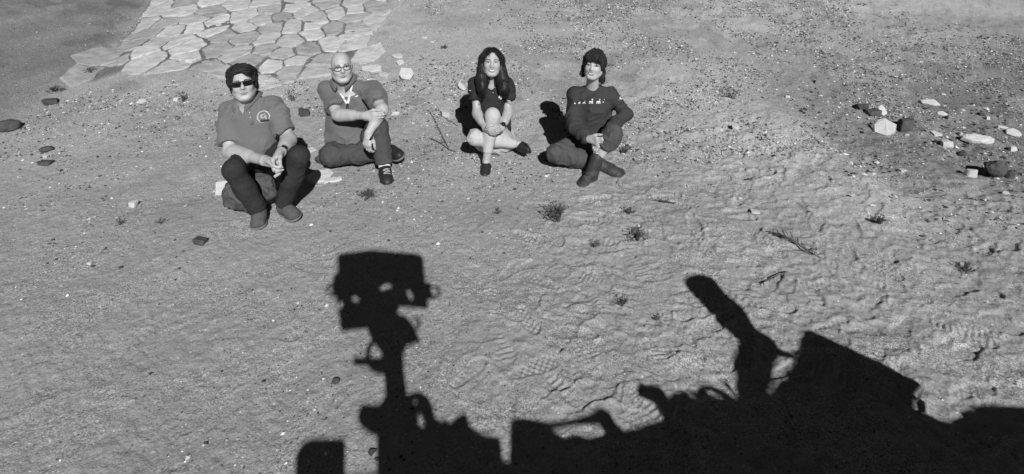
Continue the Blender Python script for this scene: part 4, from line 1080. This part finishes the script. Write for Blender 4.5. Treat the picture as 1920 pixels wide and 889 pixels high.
# ---- person 4: short dark hair, long sleeves, boots
def short_haired_woman():
    P = person(dict(label='woman with short dark hair in charcoal long-sleeved shirt and boots sitting cross-legged', male=0, girth=.9, hs=.90, seed=59,
        J=dict(hipL=(1090,266,4.08), hipR=(1127,266,4.06), shL=(1076,177,4.07), shR=(1145,177,4.07), neck=(1111,164,4.07), head=(1114,123,4.01), elL=(1075,236,3.97),
               wrL=(1104,261,3.82), kmL=(1119,265,3.76), elR=(1172,214,3.95), wrR=(1131,256,3.81), kmR=(1117,272,3.78), knL=(1042,287,3.92), anL=(1138,311,3.92), toL=(1160,325,3.85),
               knR=(1148,250,3.80), anR=(1112,312,3.79), toR=(1102,335,3.74)),
        face=(-9, -4, 8), arm=(.035, .025), ankle=.032, neck=.046, jaw=1.08, nose=.98, smile=.9, teeth=.8, squint=.85, brow=1,
        skin=M['skin'], shirt=M['shirt4'], pants=M['cargo'],
        hands=[('wrL', 'kmL', (.2, .8, -.5), (.1, -.3, 1), (30, 45, 35), .92), ('wrR', 'kmR', (-.2, .6, .3), (-.3, -.5, -.6), (25, 40, 35), .92)],
        torso=((.10, .140, .105, .0), (.25, .142, .105, .005), (.5, .146, .112, .015), (.72, .150, .105, .012)), shr=.048, sleeve=1.93, slr=(.056, .050, .037), hem=.055,
        vneck=(.035, .040, .026), fold=.014, collar=0, pelvis=((0, .16, .125, .11), (-.03, .17, .13, .07)), leg=(.085, .066, .066, .058), hemleg=dict(L=.86, R=.42), pfold=.009))
    H = P['H']; J = P['J']; hs = P['hs']
    S = SDF(P['hc'] - .2, P['hc'] + .2, .0045)
    S.ell(H(0, -.012, .045), np.array((.092, .108, .092)) * hs, P['HB'], .02)
    S.ell(H(0, .040, .070), np.array((.072, .058, .045)) * hs, P['HB'], .02)
    for x in (-1, 1):
        S.ell(H(x * .076, .010, .020), np.array((.018, .045, .036)), P['HB'], .02)
    S.chain([H(-.075, -.04, -.03), H(-.082, -.03, -.075), H(-.098, -.01, -.082)], [.030, .022, .006], .02)
    S.chain([H(.066, -.05, -.04), H(.072, -.045, -.10), H(.088, -.03, -.128)], [.024, .020, .005], .02)
    S.chain([H(0, -.06, -.03), H(.01, -.06, -.11)], [.065, .045], .02)
    for (x, u) in ((-.03, .141), (.01, .144), (.04, .138)): S.cone(H(x * .7, -.02, .11), H(x, -.01, u), .016, .004, .015)
    S.ell(H(-.006, .118, -.036), np.array((.062, .078, .068)) * hs, P['HB'], .005, 'sub')
    for (x, u) in ((-.045, .030), (-.02, .022), (.012, .030), (.035, .020), (.052, .034)): S.cone(H(x, .092, .055), H(x * 1.08, .088, u), .014, .005, .01)
    hair_finish(P, S, 12, .0045, (140, 140, 16), locks=(1300, .038, .006, lambda a: (a[0] * 6, (a[1] + .03) * 5, -1), .2, .030))
    on = P['on']
    # row of small rover figures, growing from left to right, with wheels and mast
    def figure(px, py, s):
        b = on('print_figure', px, py, .014 * s, .005 * s, M['print'], shape='box', n=5)
        for k in (-1, 0, 1): on('print_wheel', px + k * 3.0 * s, py + 2.4 * s, .0042 * s, .0042 * s, M['print'], b, n=7, proud=.0025)
        on('print_mast', px + 2.4 * s, py - 2.6 * s, .0022 * s, .008 * s, M['print'], b, 'box', 3, .0025)
        on('print_mast', px + 2.6 * s, py - 4.4 * s, .005 * s, .003 * s, M['print'], b, 'box', 3, .003)
    on('print_figure', 1078, 194, .006, .005, M['print'])
    figure(1086, 193, .55); figure(1095, 192.5, .65); figure(1108, 191, 1.05); figure(1122, 191, 1.0)
    on('print_figure', 1131, 191.5, .005, .004, M['print']); on('print_figure', 1133, 187, .003, .003, M['print'])
    # badge on the sleeve
    on('sleeve_badge', 1164, 185, .014, .005, M['print'], shape='tri'); on('sleeve_badge', 1163, 182, .006, .006, M['print'], shape='tri')
    # belt with buckle
    d = P['spine']; c = P['hipm'] + d * .06; V = []; Fc = []; n = 30
    for i in range(n):
        a = 2 * math.pi * i / n; e = P['right'] * math.cos(a) * .152 + P['fwd'] * math.sin(a) * .122
        V += [c + e - d * .013, c + e * 1.04 - d * .013, c + e * 1.04 + d * .013, c + e + d * .013]
    for i in range(n):
        for k in range(4):
            a, b = i * 4 + k, i * 4 + (k + 1) % 4; a2, b2 = ((i + 1) % n) * 4 + k, ((i + 1) % n) * 4 + (k + 1) % 4; Fc.append((a, b, b2, a2))
    mesh_np('belt', V, Fc, M['blackshoe'], P['trousers'])
    shoe(P['root'], J['anR'] + (J['knR'] - J['anR']) * .12, aty(1084, 360, 3.64), aty(1112, 332, 3.84), M['boot'], M['sole'], .056, .25, .026, laces=M['suede'], hgt=.062, name='boot')
    shoe(P['root'], J['anL'] + (J['knL'] - J['anL']) * .14, aty(1167, 334, 3.82), aty(1138, 316, 3.95), M['boot'], M['sole'], .056, .0, .020, hgt=.062, name='boot')
man_on_rock(); bald_man(); long_haired_woman(); short_haired_woman()

# ------------------------------------------------------------------ loose rocks, each a thing
def icos(sub):
    t = (1 + 5 ** .5) / 2
    V = [(-1,t,0),(1,t,0),(-1,-t,0),(1,-t,0),(0,-1,t),(0,1,t),(0,-1,-t),(0,1,-t),(t,0,-1),(t,0,1),(-t,0,-1),(-t,0,1)]
    Fc = [(0,11,5),(0,5,1),(0,1,7),(0,7,10),(0,10,11),(1,5,9),(5,11,4),(11,10,2),(10,7,6),(7,1,8),(3,9,4),(3,4,2),(3,2,6),(3,6,8),(3,8,9),(4,9,5),(2,4,11),(6,2,10),(8,6,7),(9,8,1)]
    V = [nrm(v) for v in V]
    for _ in range(sub):
        mid = {}; out = []
        def md(a, b):
            k = (min(a, b), max(a, b))
            if k not in mid: V.append(nrm(V[a] + V[b])); mid[k] = len(V) - 1
            return mid[k]
        for a, b, c in Fc:
            x, y, z = md(a, b), md(b, c), md(c, a); out += [(a, x, z), (b, y, x), (c, z, y), (x, y, z)]
        Fc = out
    return np.array(V), np.array(Fc)
ICO = {s: icos(s) for s in (1, 2, 3, 4)}
def rock(px, py, wpx, hpx, m, kind, label, cat='rock', group=None, yaw=0, tilt=0, seed=0, sink=.25, name=None, thick=None):
    """a stone whose middle shows at (px, py) and that is wpx by hpx of the photograph across"""
    rg = np.random.default_rng(seed * 13 + int(px) * 7 + int(py))
    g = ground(px, py + hpx * .32); dep = (g - CAM) @ FW
    w = wpx * dep / 1000 / 2; h = hpx * dep / 1000 / 2
    if kind == 'round':
        V, Fc = ICO[4 if wpx > 55 else 3]
        rad = np.full(len(V), 1.02)
        for j in range(9):
            nv = nrm(rg.normal(0, 1, 3)); dd = V @ nv
            rad = np.minimum(rad, np.where(dd > .02, rg.uniform(.72, .97) / np.maximum(dd, .02), 9))
        V = V * rad[:, None]; V *= (1 + .20 * (vn3(*(V * 3 + 20).T, seed) - .5) + .09 * (vn3(*(V * 9 + 20).T, seed + 1) - .5))[:, None]
        V[:, 0] /= np.abs(V[:, 0]).max(); V[:, 2] /= np.abs(V[:, 2]).max(); V = V * np.array([w, w * .8, h])
    else:
        if kind == 'slab':
            k = rg.integers(5, 8); ph = rg.uniform(0, 6); P = []
            t = thick if thick else .2
            for j in range(k):
                a = ph + 2 * math.pi * (j + rg.uniform(-.3, .3)) / k; q = rg.uniform(.75, 1.05)
                for sg in (-1, 1): P.append((q * math.cos(a) * (1 - .06 * sg) + rg.normal(0, .05), q * math.sin(a) + rg.normal(0, .05), sg * t * rg.uniform(.75, 1.1)))
            sc = (w, max(h * 1.25, w * .45), w * .9)
        else:
            P = [(sx * rg.uniform(.45, 1), sy * rg.uniform(.45, 1), sz * rg.uniform(.4, 1)) for sx in (-1, 1) for sy in (-1, 1) for sz in (-1, 1)]
            P += [tuple(nrm(rg.normal(0, 1, 3)) * rg.uniform(.8, 1.05)) for _ in range(4)]
            sc = (w, w * .75, h)
        P = np.array(P); P[:, 0] /= np.abs(P[:, 0]).max(); 
        if kind != 'slab': P[:, 2] /= np.abs(P[:, 2]).max()
        bm = bmesh.new()
        for q in P * np.array(sc): bm.verts.new(q)
        r_ = bmesh.ops.convex_hull(bm, input=bm.verts[:])
        for e in [q for q in set(r_['geom_interior'] + r_['geom_unused']) if isinstance(q, bmesh.types.BMVert) and q.is_valid]: bm.verts.remove(e)
        bmesh.ops.bevel(bm, geom=bm.edges[:], offset=w * .05, segments=1, affect='EDGES', clamp_overlap=True)
        bmesh.ops.triangulate(bm, faces=bm.faces[:])
        bmesh.ops.subdivide_edges(bm, edges=[e for e in bm.edges if e.calc_length() > w * .5], cuts=1)
        bmesh.ops.triangulate(bm, faces=bm.faces[:])
        bm.verts.ensure_lookup_table(); bm.verts.index_update()
        V = np.array([v.co[:] for v in bm.verts]); Fc = [tuple(v.index for v in f.verts) for f in bm.faces]; bm.free()
        V = V + rg.normal(0, w * .012, V.shape)
    a, b = R(yaw), R(tilt)
    V = V @ np.array([[1, 0, 0], [0, math.cos(b), math.sin(b)], [0, -math.sin(b), math.cos(b)]])      # tilt lifts the far edge: the face turns to the camera
    V = V @ np.array([[math.cos(a), math.sin(a), 0], [-math.sin(a), math.cos(a), 0], [0, 0, 1]])
    hgt = V[:, 2].max() - V[:, 2].min(); V[:, 2] += -V[:, 2].min() - sink * hgt
    o = mesh_np(name or 'rock', V, Fc, m, smooth=(kind == 'round'))
    o.location = g
    if kind != 'round': o.data.polygons.foreach_set('use_smooth', np.zeros(len(o.data.polygons), bool))
    return tag(o, label, cat, group)
pa, gr, dk = M['pale'], M['grey'], M['dark']
RK = [
 (470,362,104,84,M['lava'],'round','big dark pitted rock that the man in sunglasses sits on',0,0,.16),
 (419,351,24,34,pa,'block','small pale-topped stone beside the dark rock under the man in sunglasses',10,0,.2),
 (18,234,44,26,dk,'round','dark rounded rock at the far left edge below the bank',0,0,.25),
 (97,189,26,14,dk,'block','dark wedge of rock in the furrow below the left bank',20,0,.3),
 (88,278,24,12,dk,'round','dark rough stone on the left, upper of two dark stones',0,0,.3),
 (86,293,11,8,pa,'block','tiny pale stone between the two dark stones on the left',0,0,.3),
 (85,304,27,10,dk,'block','flat dark pointed stone on the left, lower of two dark stones',0,0,.3),
 (267,188,15,12,pa,'slab','pale oblong stone lying on the slope left of the man in sunglasses',40,25,.25),
 (330,186,11,8,pa,'block','small pale chip beside a dry weed below the paving',0,0,.25),
 (249,382,17,14,pa,'block','lone pale stone on the bare sand at the left',0,0,.3),
 (378,451,28,14,dk,'block','dark pointed stone on the sand in front of the man in sunglasses',-10,0,.3),
 (169,493,9,7,pa,'block','small white pebble at the lower left of the sand',0,0,.3),
 (174,498,7,5,dk,'block','small dark pebble touching the white pebble at the lower left',0,0,.3),
 (607,296,32,24,dk,'round','dark rough rock tucked beside the bald man\'s folded knee',0,0,.25),
 (630,713,16,13,dk,'round','round dark stone on the sand left of the mast shadow',0,0,.35),
 (571,210,23,19,dk,'block','dark grey rock between the two men',0,0,.25),
 (582,278,24,16,pa,'slab','pale slab end showing at the bald man\'s folded knee',10,15,.4),
 (600,324,54,34,pa,'slab','large flat pale slab half buried between the two men',40,10,.35),
 (622,334,40,16,pa,'slab','thin flat slab lying in front of the bald man\'s knee',15,10,.4),
 (700,128,52,22,pa,'slab','long thick pale slab by the bald man\'s shoulder',-18,22,.2),
 (719,138,27,14,pa,'slab','shorter pale slab against the long slab right of the bald man',-10,15,.3),
 (699,148,16,8,pa,'slab','small flat pale chip under the long slab by the bald man',0,10,.4),
 (763,137,29,26,pa,'slab','broad pale plate of stone propped up between the bald man and long-haired woman',15,38,.15),
 (751,115,16,14,pa,'slab','small pale cut stone just above the broad propped plate',30,30,.25),
 (747,101,22,16,pa,'slab','flat pale triangle of stone highest above the bald man',50,12,.4),
 (783,187,34,18,gr,'slab','grey slab with a dark shaded edge right of the bald man',28,14,.25),
 (741,211,19,9,pa,'block','small pale block lying beside the bald man\'s elbow',5,0,.3),
 (835,213,20,16,pa,'block','pale stone beside the shadow of the long-haired woman',0,0,.25),
 (866,161,15,20,pa,'slab','pale upright stone behind the long-haired woman\'s shoulder',60,55,.2),
 (795,69,13,6,pa,'slab','thin pale flake high on the slope right of the paving',0,5,.4),
 (810,77,13,6,pa,'slab','white sliver of stone high on the slope above the bald man',-30,5,.3),
 (980,297,19,9,gr,'slab','flat grey stone in the sand below the long-haired woman\'s folded foot',10,8,.5),
 (1378,238,15,12,pa,'block','white stone with a dark shadow right of the short-haired woman',0,0,.2),
 (1476,181,10,8,pa,'block','small white stone on the slope above the sand crest',0,0,.3),
 (1531,153,10,9,gr,'block','little upright stone near the top right of the slope',0,0,.2),
 (1416,397,17,9,pa,'block','white stone half sunk in the trodden sand',-15,0,.4),
 (1691,320,13,9,pa,'block','small white stone alone on the dark dirt at right',0,0,.25),
 (1656,239,42,34,pa,'slab','largest pale slab propped up in the rubble at right',-25,42,.12),
 (1653,206,18,20,pa,'slab','pale slab standing upright behind the largest slab at right',10,60,.15),
 (1637,210,28,12,dk,'block','dark oblong block beside the upright slab at right',8,0,.25),
 (1616,198,28,15,dk,'block','heap-like dark rough stone leftmost in the right rubble',0,0,.3),
 (1672,224,16,10,gr,'slab','small grey flat piece between the largest slab and the dark wedge',0,15,.3),
 (1699,235,34,26,dk,'block','dark pointed wedge of rock right of the largest slab',-10,0,.15),
 (1744,192,36,14,pa,'slab','long pale slab high in the rubble at upper right',-22,30,.2),
 (1765,212,19,10,pa,'slab','short pale slab just below the long slab at upper right',-25,30,.2),
 (1778,222,10,12,gr,'block','small grey upright stone below the short pale slab at upper right',0,0,.2),
 (1794,228,8,7,gr,'block','tiny grey stone right of the small upright one',0,0,.25),
 (1739,246,11,8,gr,'block','small rough stone left of the ragged pale stone',0,0,.25),
 (1755,248,24,16,pa,'slab','ragged pale stone in the middle of the right rubble',20,20,.25),
 (1772,269,21,14,pa,'block','pale squarish block in front of the ragged pale stone',0,0,.2),
 (1830,260,56,16,pa,'slab','longest pale beam-like slab lying at the far right',-10,20,.2),
 (1851,257,16,9,pa,'slab','pale chip lying on the right end of the long slab',0,20,.1),
 (1801,250,8,9,pa,'block','small pale stone at the left end of the long slab',0,0,.2),
 (1805,286,19,12,dk,'round','flat dark stone below the long slab at right',0,0,.5),
 (1864,318,44,37,M['lava'],'round','large round dark boulder at the far right',0,0,.12),
 (1819,324,20,17,pa,'block','pale block standing beside the round dark boulder',10,0,.15),
 (1893,328,18,18,dk,'block','dark rock right of the round boulder at the picture edge',0,0,.2),
 (1840,214,13,9,dk,'block','dark stone near the top right corner of the rubble',0,0,.25),
 (1852,221,8,7,pa,'block','tiny pale stone beside the dark top right stone',0,0,.25),
 (1805,207,7,6,pa,'block','tiny pale stone left of the dark top right stone',0,0,.25),
 (1874,218,9,6,gr,'block','tiny grey stone farthest up at the right edge',0,0,.25),
 (1900,247,28,18,pa,'slab','pale rounded slab at the right edge above the boulder',-20,35,.2),
 (1879,238,20,8,pa,'slab','thin pale slab left of the rounded edge slab',-5,20,.25),
 (1898,279,13,11,pa,'block','small pale angular stone above the boulder at right edge',0,0,.2),
 (1886,360,13,11,pa,'slab','pale chip below the boulder at the right edge',-20,20,.25),
 (1600,331,8,6,pa,'block','tiny pale stone at the foot of the sand crest',0,0,.25),
 (1769,176,9,5,pa,'slab','tiny pale flake above the long slab at upper right',-20,20,.25),
 (1057,659,14,13,gr,'round','loose clod of sand on the trodden ground right of the mast shadow',0,0,.4),
]
for i, (x, y, w, h, m, k, lab, yaw, tilt, sink) in enumerate(RK): rock(x, y, w, h, m, k, lab, yaw=yaw, tilt=tilt, seed=i + 1, sink=sink)

# ------------------------------------------------------------------ dry weeds and twigs, each a thing
def weed(px, py, wpx, hpx, n, label, m='twig', leafy=0, flat=.5, seed=1, name='dry_weed', cat='weed', lean=(0, 0)):
    rg = np.random.default_rng(seed + int(px)); g = ground(px, py + hpx * .35); dep = (g - CAM) @ FW
    w = wpx * dep / 2000; h = hpx * dep / 1000 * 1.0
    root = empty(name, g, label, cat)
    SV, SF, LV, LF = [], [], [], []
    def stick(pts, r):
        k = 4; b0 = len(SV)
        for i, p in enumerate(pts):
            d = nrm(pts[min(i + 1, len(pts) - 1)] - pts[max(i - 1, 0)]); s = nrm(np.cross(d, [.3, .5, .8])); t = np.cross(d, s); rr = r * (1 - .7 * i / len(pts))
            SV.extend([p + (s * math.cos(2 * math.pi * q / k) + t * math.sin(2 * math.pi * q / k)) * rr for q in range(k)])
        for i in range(len(pts) - 1):
            for q in range(k): SF.append((b0 + i * k + q, b0 + i * k + (q + 1) % k, b0 + (i + 1) * k + (q + 1) % k, b0 + (i + 1) * k + q))
    def leaf(p, s):
        a = nrm(rg.normal(0, 1, 3)); b = nrm(np.cross(a, rg.normal(0, 1, 3))); i = len(LV)
        LV.extend([p - a * s, p + b * s * .4, p + a * s, p - b * s * .4]); LF.append((i, i + 1, i + 2, i + 3))
    for _ in range(n):
        a = rg.uniform(0, 2 * math.pi); e = rg.uniform(.3, 1.0); tip = np.array([math.cos(a) * w * e + lean[0] * w, math.sin(a) * w * e * 1.0 + lean[1] * w, h * rg.uniform(.25, 1) * (1 - flat * e * .6)])
        mid = tip * .5 + np.array([0, 0, h * .18]) + rg.normal(0, w * .08, 3); b0 = rg.normal(0, w * .06, 3) * [1, 1, 0]
        pts = [b0 - [0, 0, .01], b0 * .5 + mid * .6, mid, (mid + tip) / 2 + rg.normal(0, w * .05, 3), tip]
        pts = [np.array(q) for q in pts]; stick(pts, rg.uniform(.0014, .0030))
        for _ in range(2):
            q = pts[rg.integers(2, 4)]; t2 = q + rg.normal(0, w * .22, 3) * [1, 1, .7] + [0, 0, h * .12]; stick([q, (q + t2) / 2 + rg.normal(0, w * .03, 3), t2], .0014)
            for _ in range(leafy): leaf(q + (t2 - q) * rg.uniform(.2, 1) + rg.normal(0, .004, 3), rg.uniform(.005, .011))
        for _ in range(leafy): leaf(pts[rg.integers(1, 5)] + rg.normal(0, w * .06, 3), rg.uniform(.005, .012))
    o = mesh_np('stem', np.array(SV) + g, SF, M[m], root)
    if LF: mesh_np('foliage', np.array(LV) + g, LF, M['leaf'], root, smooth=False)
weed(1045, 402, 62, 42, 26, 'largest spiky dry tuft on the sand below the short-haired woman', leafy=3)
weed(1195, 440, 56, 34, 14, 'straggly dry weed below and right of the largest tuft', leafy=2, flat=.8)
weed(1180, 394, 38, 20, 9, 'small thin weed between the short-haired woman\'s boots and the straggly weed', leafy=1)
weed(1118, 457, 34, 18, 8, 'faint small weed left of the straggly weed', leafy=1, flat=.9, m='drytwig')
weed(690, 364, 34, 18, 22, 'low round dark tuft on the sand at the bald man\'s feet', leafy=4, flat=.9)
weed(1165, 565, 34, 30, 8, 'small spiky weed on the trodden sand above the arm shadow', leafy=1)
weed(1375, 172, 62, 36, 12, 'dark weed with long curved stems on the slope at right', leafy=2)
weed(548, 178, 36, 34, 8, 'thin dry weed beside the shoulder of the man in sunglasses', leafy=2, m='drytwig')
weed(343, 182, 28, 26, 9, 'dark tuft on the slope below the paving', leafy=3)
weed(1173, 282, 30, 20, 9, 'dark dried flower tuft beside the short-haired woman\'s knee', leafy=5)
weed(834, 88, 16, 8, 12, 'tiny dark tuft high on the slope left of the long-haired woman', leafy=3, flat=.9)
weed(1648, 414, 22, 22, 14, 'dark compact tuft on the trodden sand at right', leafy=4)
weed(1812, 500, 40, 22, 10, 'dark flattened weed at the right edge of the trodden sand', leafy=2, flat=.9)
weed(1525, 470, 40, 26, 6, 'thin weed with a pale forked stem above the paddle shadow', leafy=1, m='drytwig')
weed(935, 396, 24, 16, 6, 'faint dry sprig left of the largest tuft', leafy=1, m='drytwig')
weed(224, 416, 18, 16, 5, 'small dry sprig on the bare sand at the left', leafy=1)
weed(303, 415, 20, 16, 6, 'small dry sprig nearer the man in sunglasses', leafy=1)
weed(1230, 595, 26, 14, 5, 'small dark sprig beside the paddle shadow tip', leafy=1, flat=.9)
weed(170, 132, 36, 16, 14, 'dry weeds on the bank edge at the paving\'s left corner', leafy=2)
weed(105, 168, 40, 12, 16, 'dark weed strip along the furrow below the left bank', leafy=4, flat=.9)
def twig(pts, r, label, m='twig', tufts=0, seed=5):
    rg = np.random.default_rng(seed); P3 = []
    for x, y, lift in pts:
        g = ground(x, y); P3.append(g + np.array([0, 0, lift]))
    g = P3[0].copy(); root = empty('fallen_twig', g, label, 'twig')
    tube('stem', P3, [r * (1 - .6 * i / len(P3)) for i in range(len(P3))], M[m], root, 6)
    for k in range(tufts):
        f = rg.uniform(0, .6) * (len(P3) - 1); i = int(f); p = P3[i] + (P3[i + 1] - P3[i]) * (f - i); d = nrm(P3[i + 1] - P3[i])
        s = np.cross(d, [0, 0, 1]) * rg.choice([-1, 1]); q = p + (s * .6 - d * .8 + np.array([0, 0, rg.uniform(0, .5)])) * rg.uniform(.03, .07)
        tube('side_shoot', [p, (p + q) / 2 + rg.normal(0, .004, 3), q], [.003, .0025, .0015], M[m], root, 5)
twig([(1452,440,.01),(1470,449,.025),(1490,459,.02),(1512,474,.015),(1540,487,.01)], .006, 'dark feathery twig lying on the trodden sand at right', tufts=26)
twig([(843,283,.01),(832,266,.03),(820,240,.04),(806,214,.03)], .004, 'bare dry stem standing left of the long-haired woman', tufts=3)
twig([(843,283,.01),(826,272,.02),(806,262,.02)], .004, 'bare low stem pointing left at the long-haired woman\'s side', tufts=2, seed=9)
twig([(858,238,.01),(840,228,.02),(822,216,.015)], .003, 'thin stick beside the long-haired woman\'s shadow', seed=11)
twig([(1235,380,.015),(1250,382,.015),(1268,383,.01)], .006, 'short dark stick right of the boots on the sand', tufts=4, seed=13)
twig([(1425,535,.01),(1445,527,.015),(1475,512,.012)], .004, 'dark thin twig left of the trodden sand middle', tufts=3, seed=15)

# ------------------------------------------------------------------ gravel and litter nobody could count
def gravel():
    rg = np.random.default_rng(77); N = 260000
    # more on the slope, in patches; few on the bare sand
    th = rg.uniform(R(-50), R(50), N); r = np.where(rg.random(N) < .72, rg.uniform(3.6, 9.0, N), rg.uniform(1.5, 5, N))
    x, y = r * np.sin(th), r * np.cos(th)
    patch = sst(.44, .62, fbm2(x * 1.6, y * 1.6, 4, 301)) * (.25 + .75 * sst(.35, .6, vn2(x * 5, y * 5, 302)))
    hill = sst(3.4, 4.6, y); right = sst(-.6, .6, x)
    p = (.04 + 1.2 * patch) * (1 - .45 * sst(5.2, 4.6, y)) * (.30 + .70 * hill) * (.6 + .4 * right) 
    p *= 1 - .75 * trample(x, y) * (y < 4)
    dl = np.interp(y, BLY, BLX) - x; p *= np.where(dl > .1, .12, 1)
    pav = (x < -1.2 - .0 * y) & (y > 5.6) & (dl < 0); p *= np.where(pav, .25, 1)
    k = rg.random(N) < p; x, y = x[k], y[k]; n = len(x); print('gravel', n)
    s = rg.lognormal(math.log(.0044), .45, n) * (.6 + .16 * np.clip(y, 2, 8)); s = np.clip(s, .002, .016)
    rb = [ground(*q)[:2] for q in ((1615,200),(1640,215),(1660,225),(1690,230),(1745,200),(1770,215),(1785,225),(1740,246),(1760,252),(1790,240),(1830,262),(1860,255),(1890,240),(1850,300),(1500,170),(1470,150),(1620,340))]
    bx = np.concatenate([q[0] + rg.normal(0, .14, 26) for q in rb]); by = np.concatenate([q[1] + rg.normal(0, .14, 26) for q in rb])
    dn = 2600; ax_ = rg.uniform(2.2, 5.2, dn); ay_ = rg.uniform(3.0, 5.4, dn); kk = (crest_d(ax_, ay_) > .05) & (rg.random(dn) < sst(.35, .6, vn2(ax_ * 3, ay_ * 3, 88))); bx = np.append(bx, ax_[kk]); by = np.append(by, ay_[kk])
    x = np.append(x, bx); y = np.append(y, by); s = np.append(s, np.clip(rg.lognormal(math.log(.009), .5, len(bx)), .004, .024)); n = len(x)
    base = np.array([[1, 0, 0], [-1, 0, 0], [0, 1, 0], [0, -1, 0], [0, 0, 1], [0, 0, -1.]])
    fc = np.array([[0, 2, 4], [2, 1, 4], [1, 3, 4], [3, 0, 4], [2, 0, 5], [1, 2, 5], [3, 1, 5], [0, 3, 5]])
    V = base[None] * rg.uniform(.6, 1.25, (n, 6, 1)) + rg.normal(0, .15, (n, 6, 3))
    a = rg.uniform(0, 6.28, n); ca, sa = np.cos(a), np.sin(a)
    X = V[..., 0] * ca[:, None] - V[..., 1] * sa[:, None]; Y = V[..., 0] * sa[:, None] + V[..., 1] * ca[:, None]
    z = macro(x, y) + detail(x, y)
    W = np.stack([X * s[:, None] + x[:, None], Y * s[:, None] + y[:, None], V[..., 2] * s[:, None] * .65 + (z + s * .25)[:, None]], -1).reshape(-1, 3)
    F_ = (fc[None] + (np.arange(n) * 6)[:, None, None]).reshape(-1, 3)
    u = rg.random(n); tone = np.where(u < .42, rg.uniform(.02, .08, n), np.where(u < .84, rg.uniform(.18, .38, n), rg.uniform(.45, .75, n)))
    m = bpy.data.materials.new('gravel'); m.use_nodes = True; b = m.node_tree.nodes['Principled BSDF']; b.inputs['Roughness'].default_value = .85
    at = m.node_tree.nodes.new('ShaderNodeAttribute'); at.attribute_name = 'tone'; m.node_tree.links.new(at.outputs['Fac'], b.inputs['Base Color'])
    o = mesh_np('gravel', W, F_, m, smooth=False, attrs={'tone': np.repeat(tone, 6)})
    tag(o, 'loose dark and pale gravel scattered over the sand and slope', 'gravel', kind='stuff')
gravel()
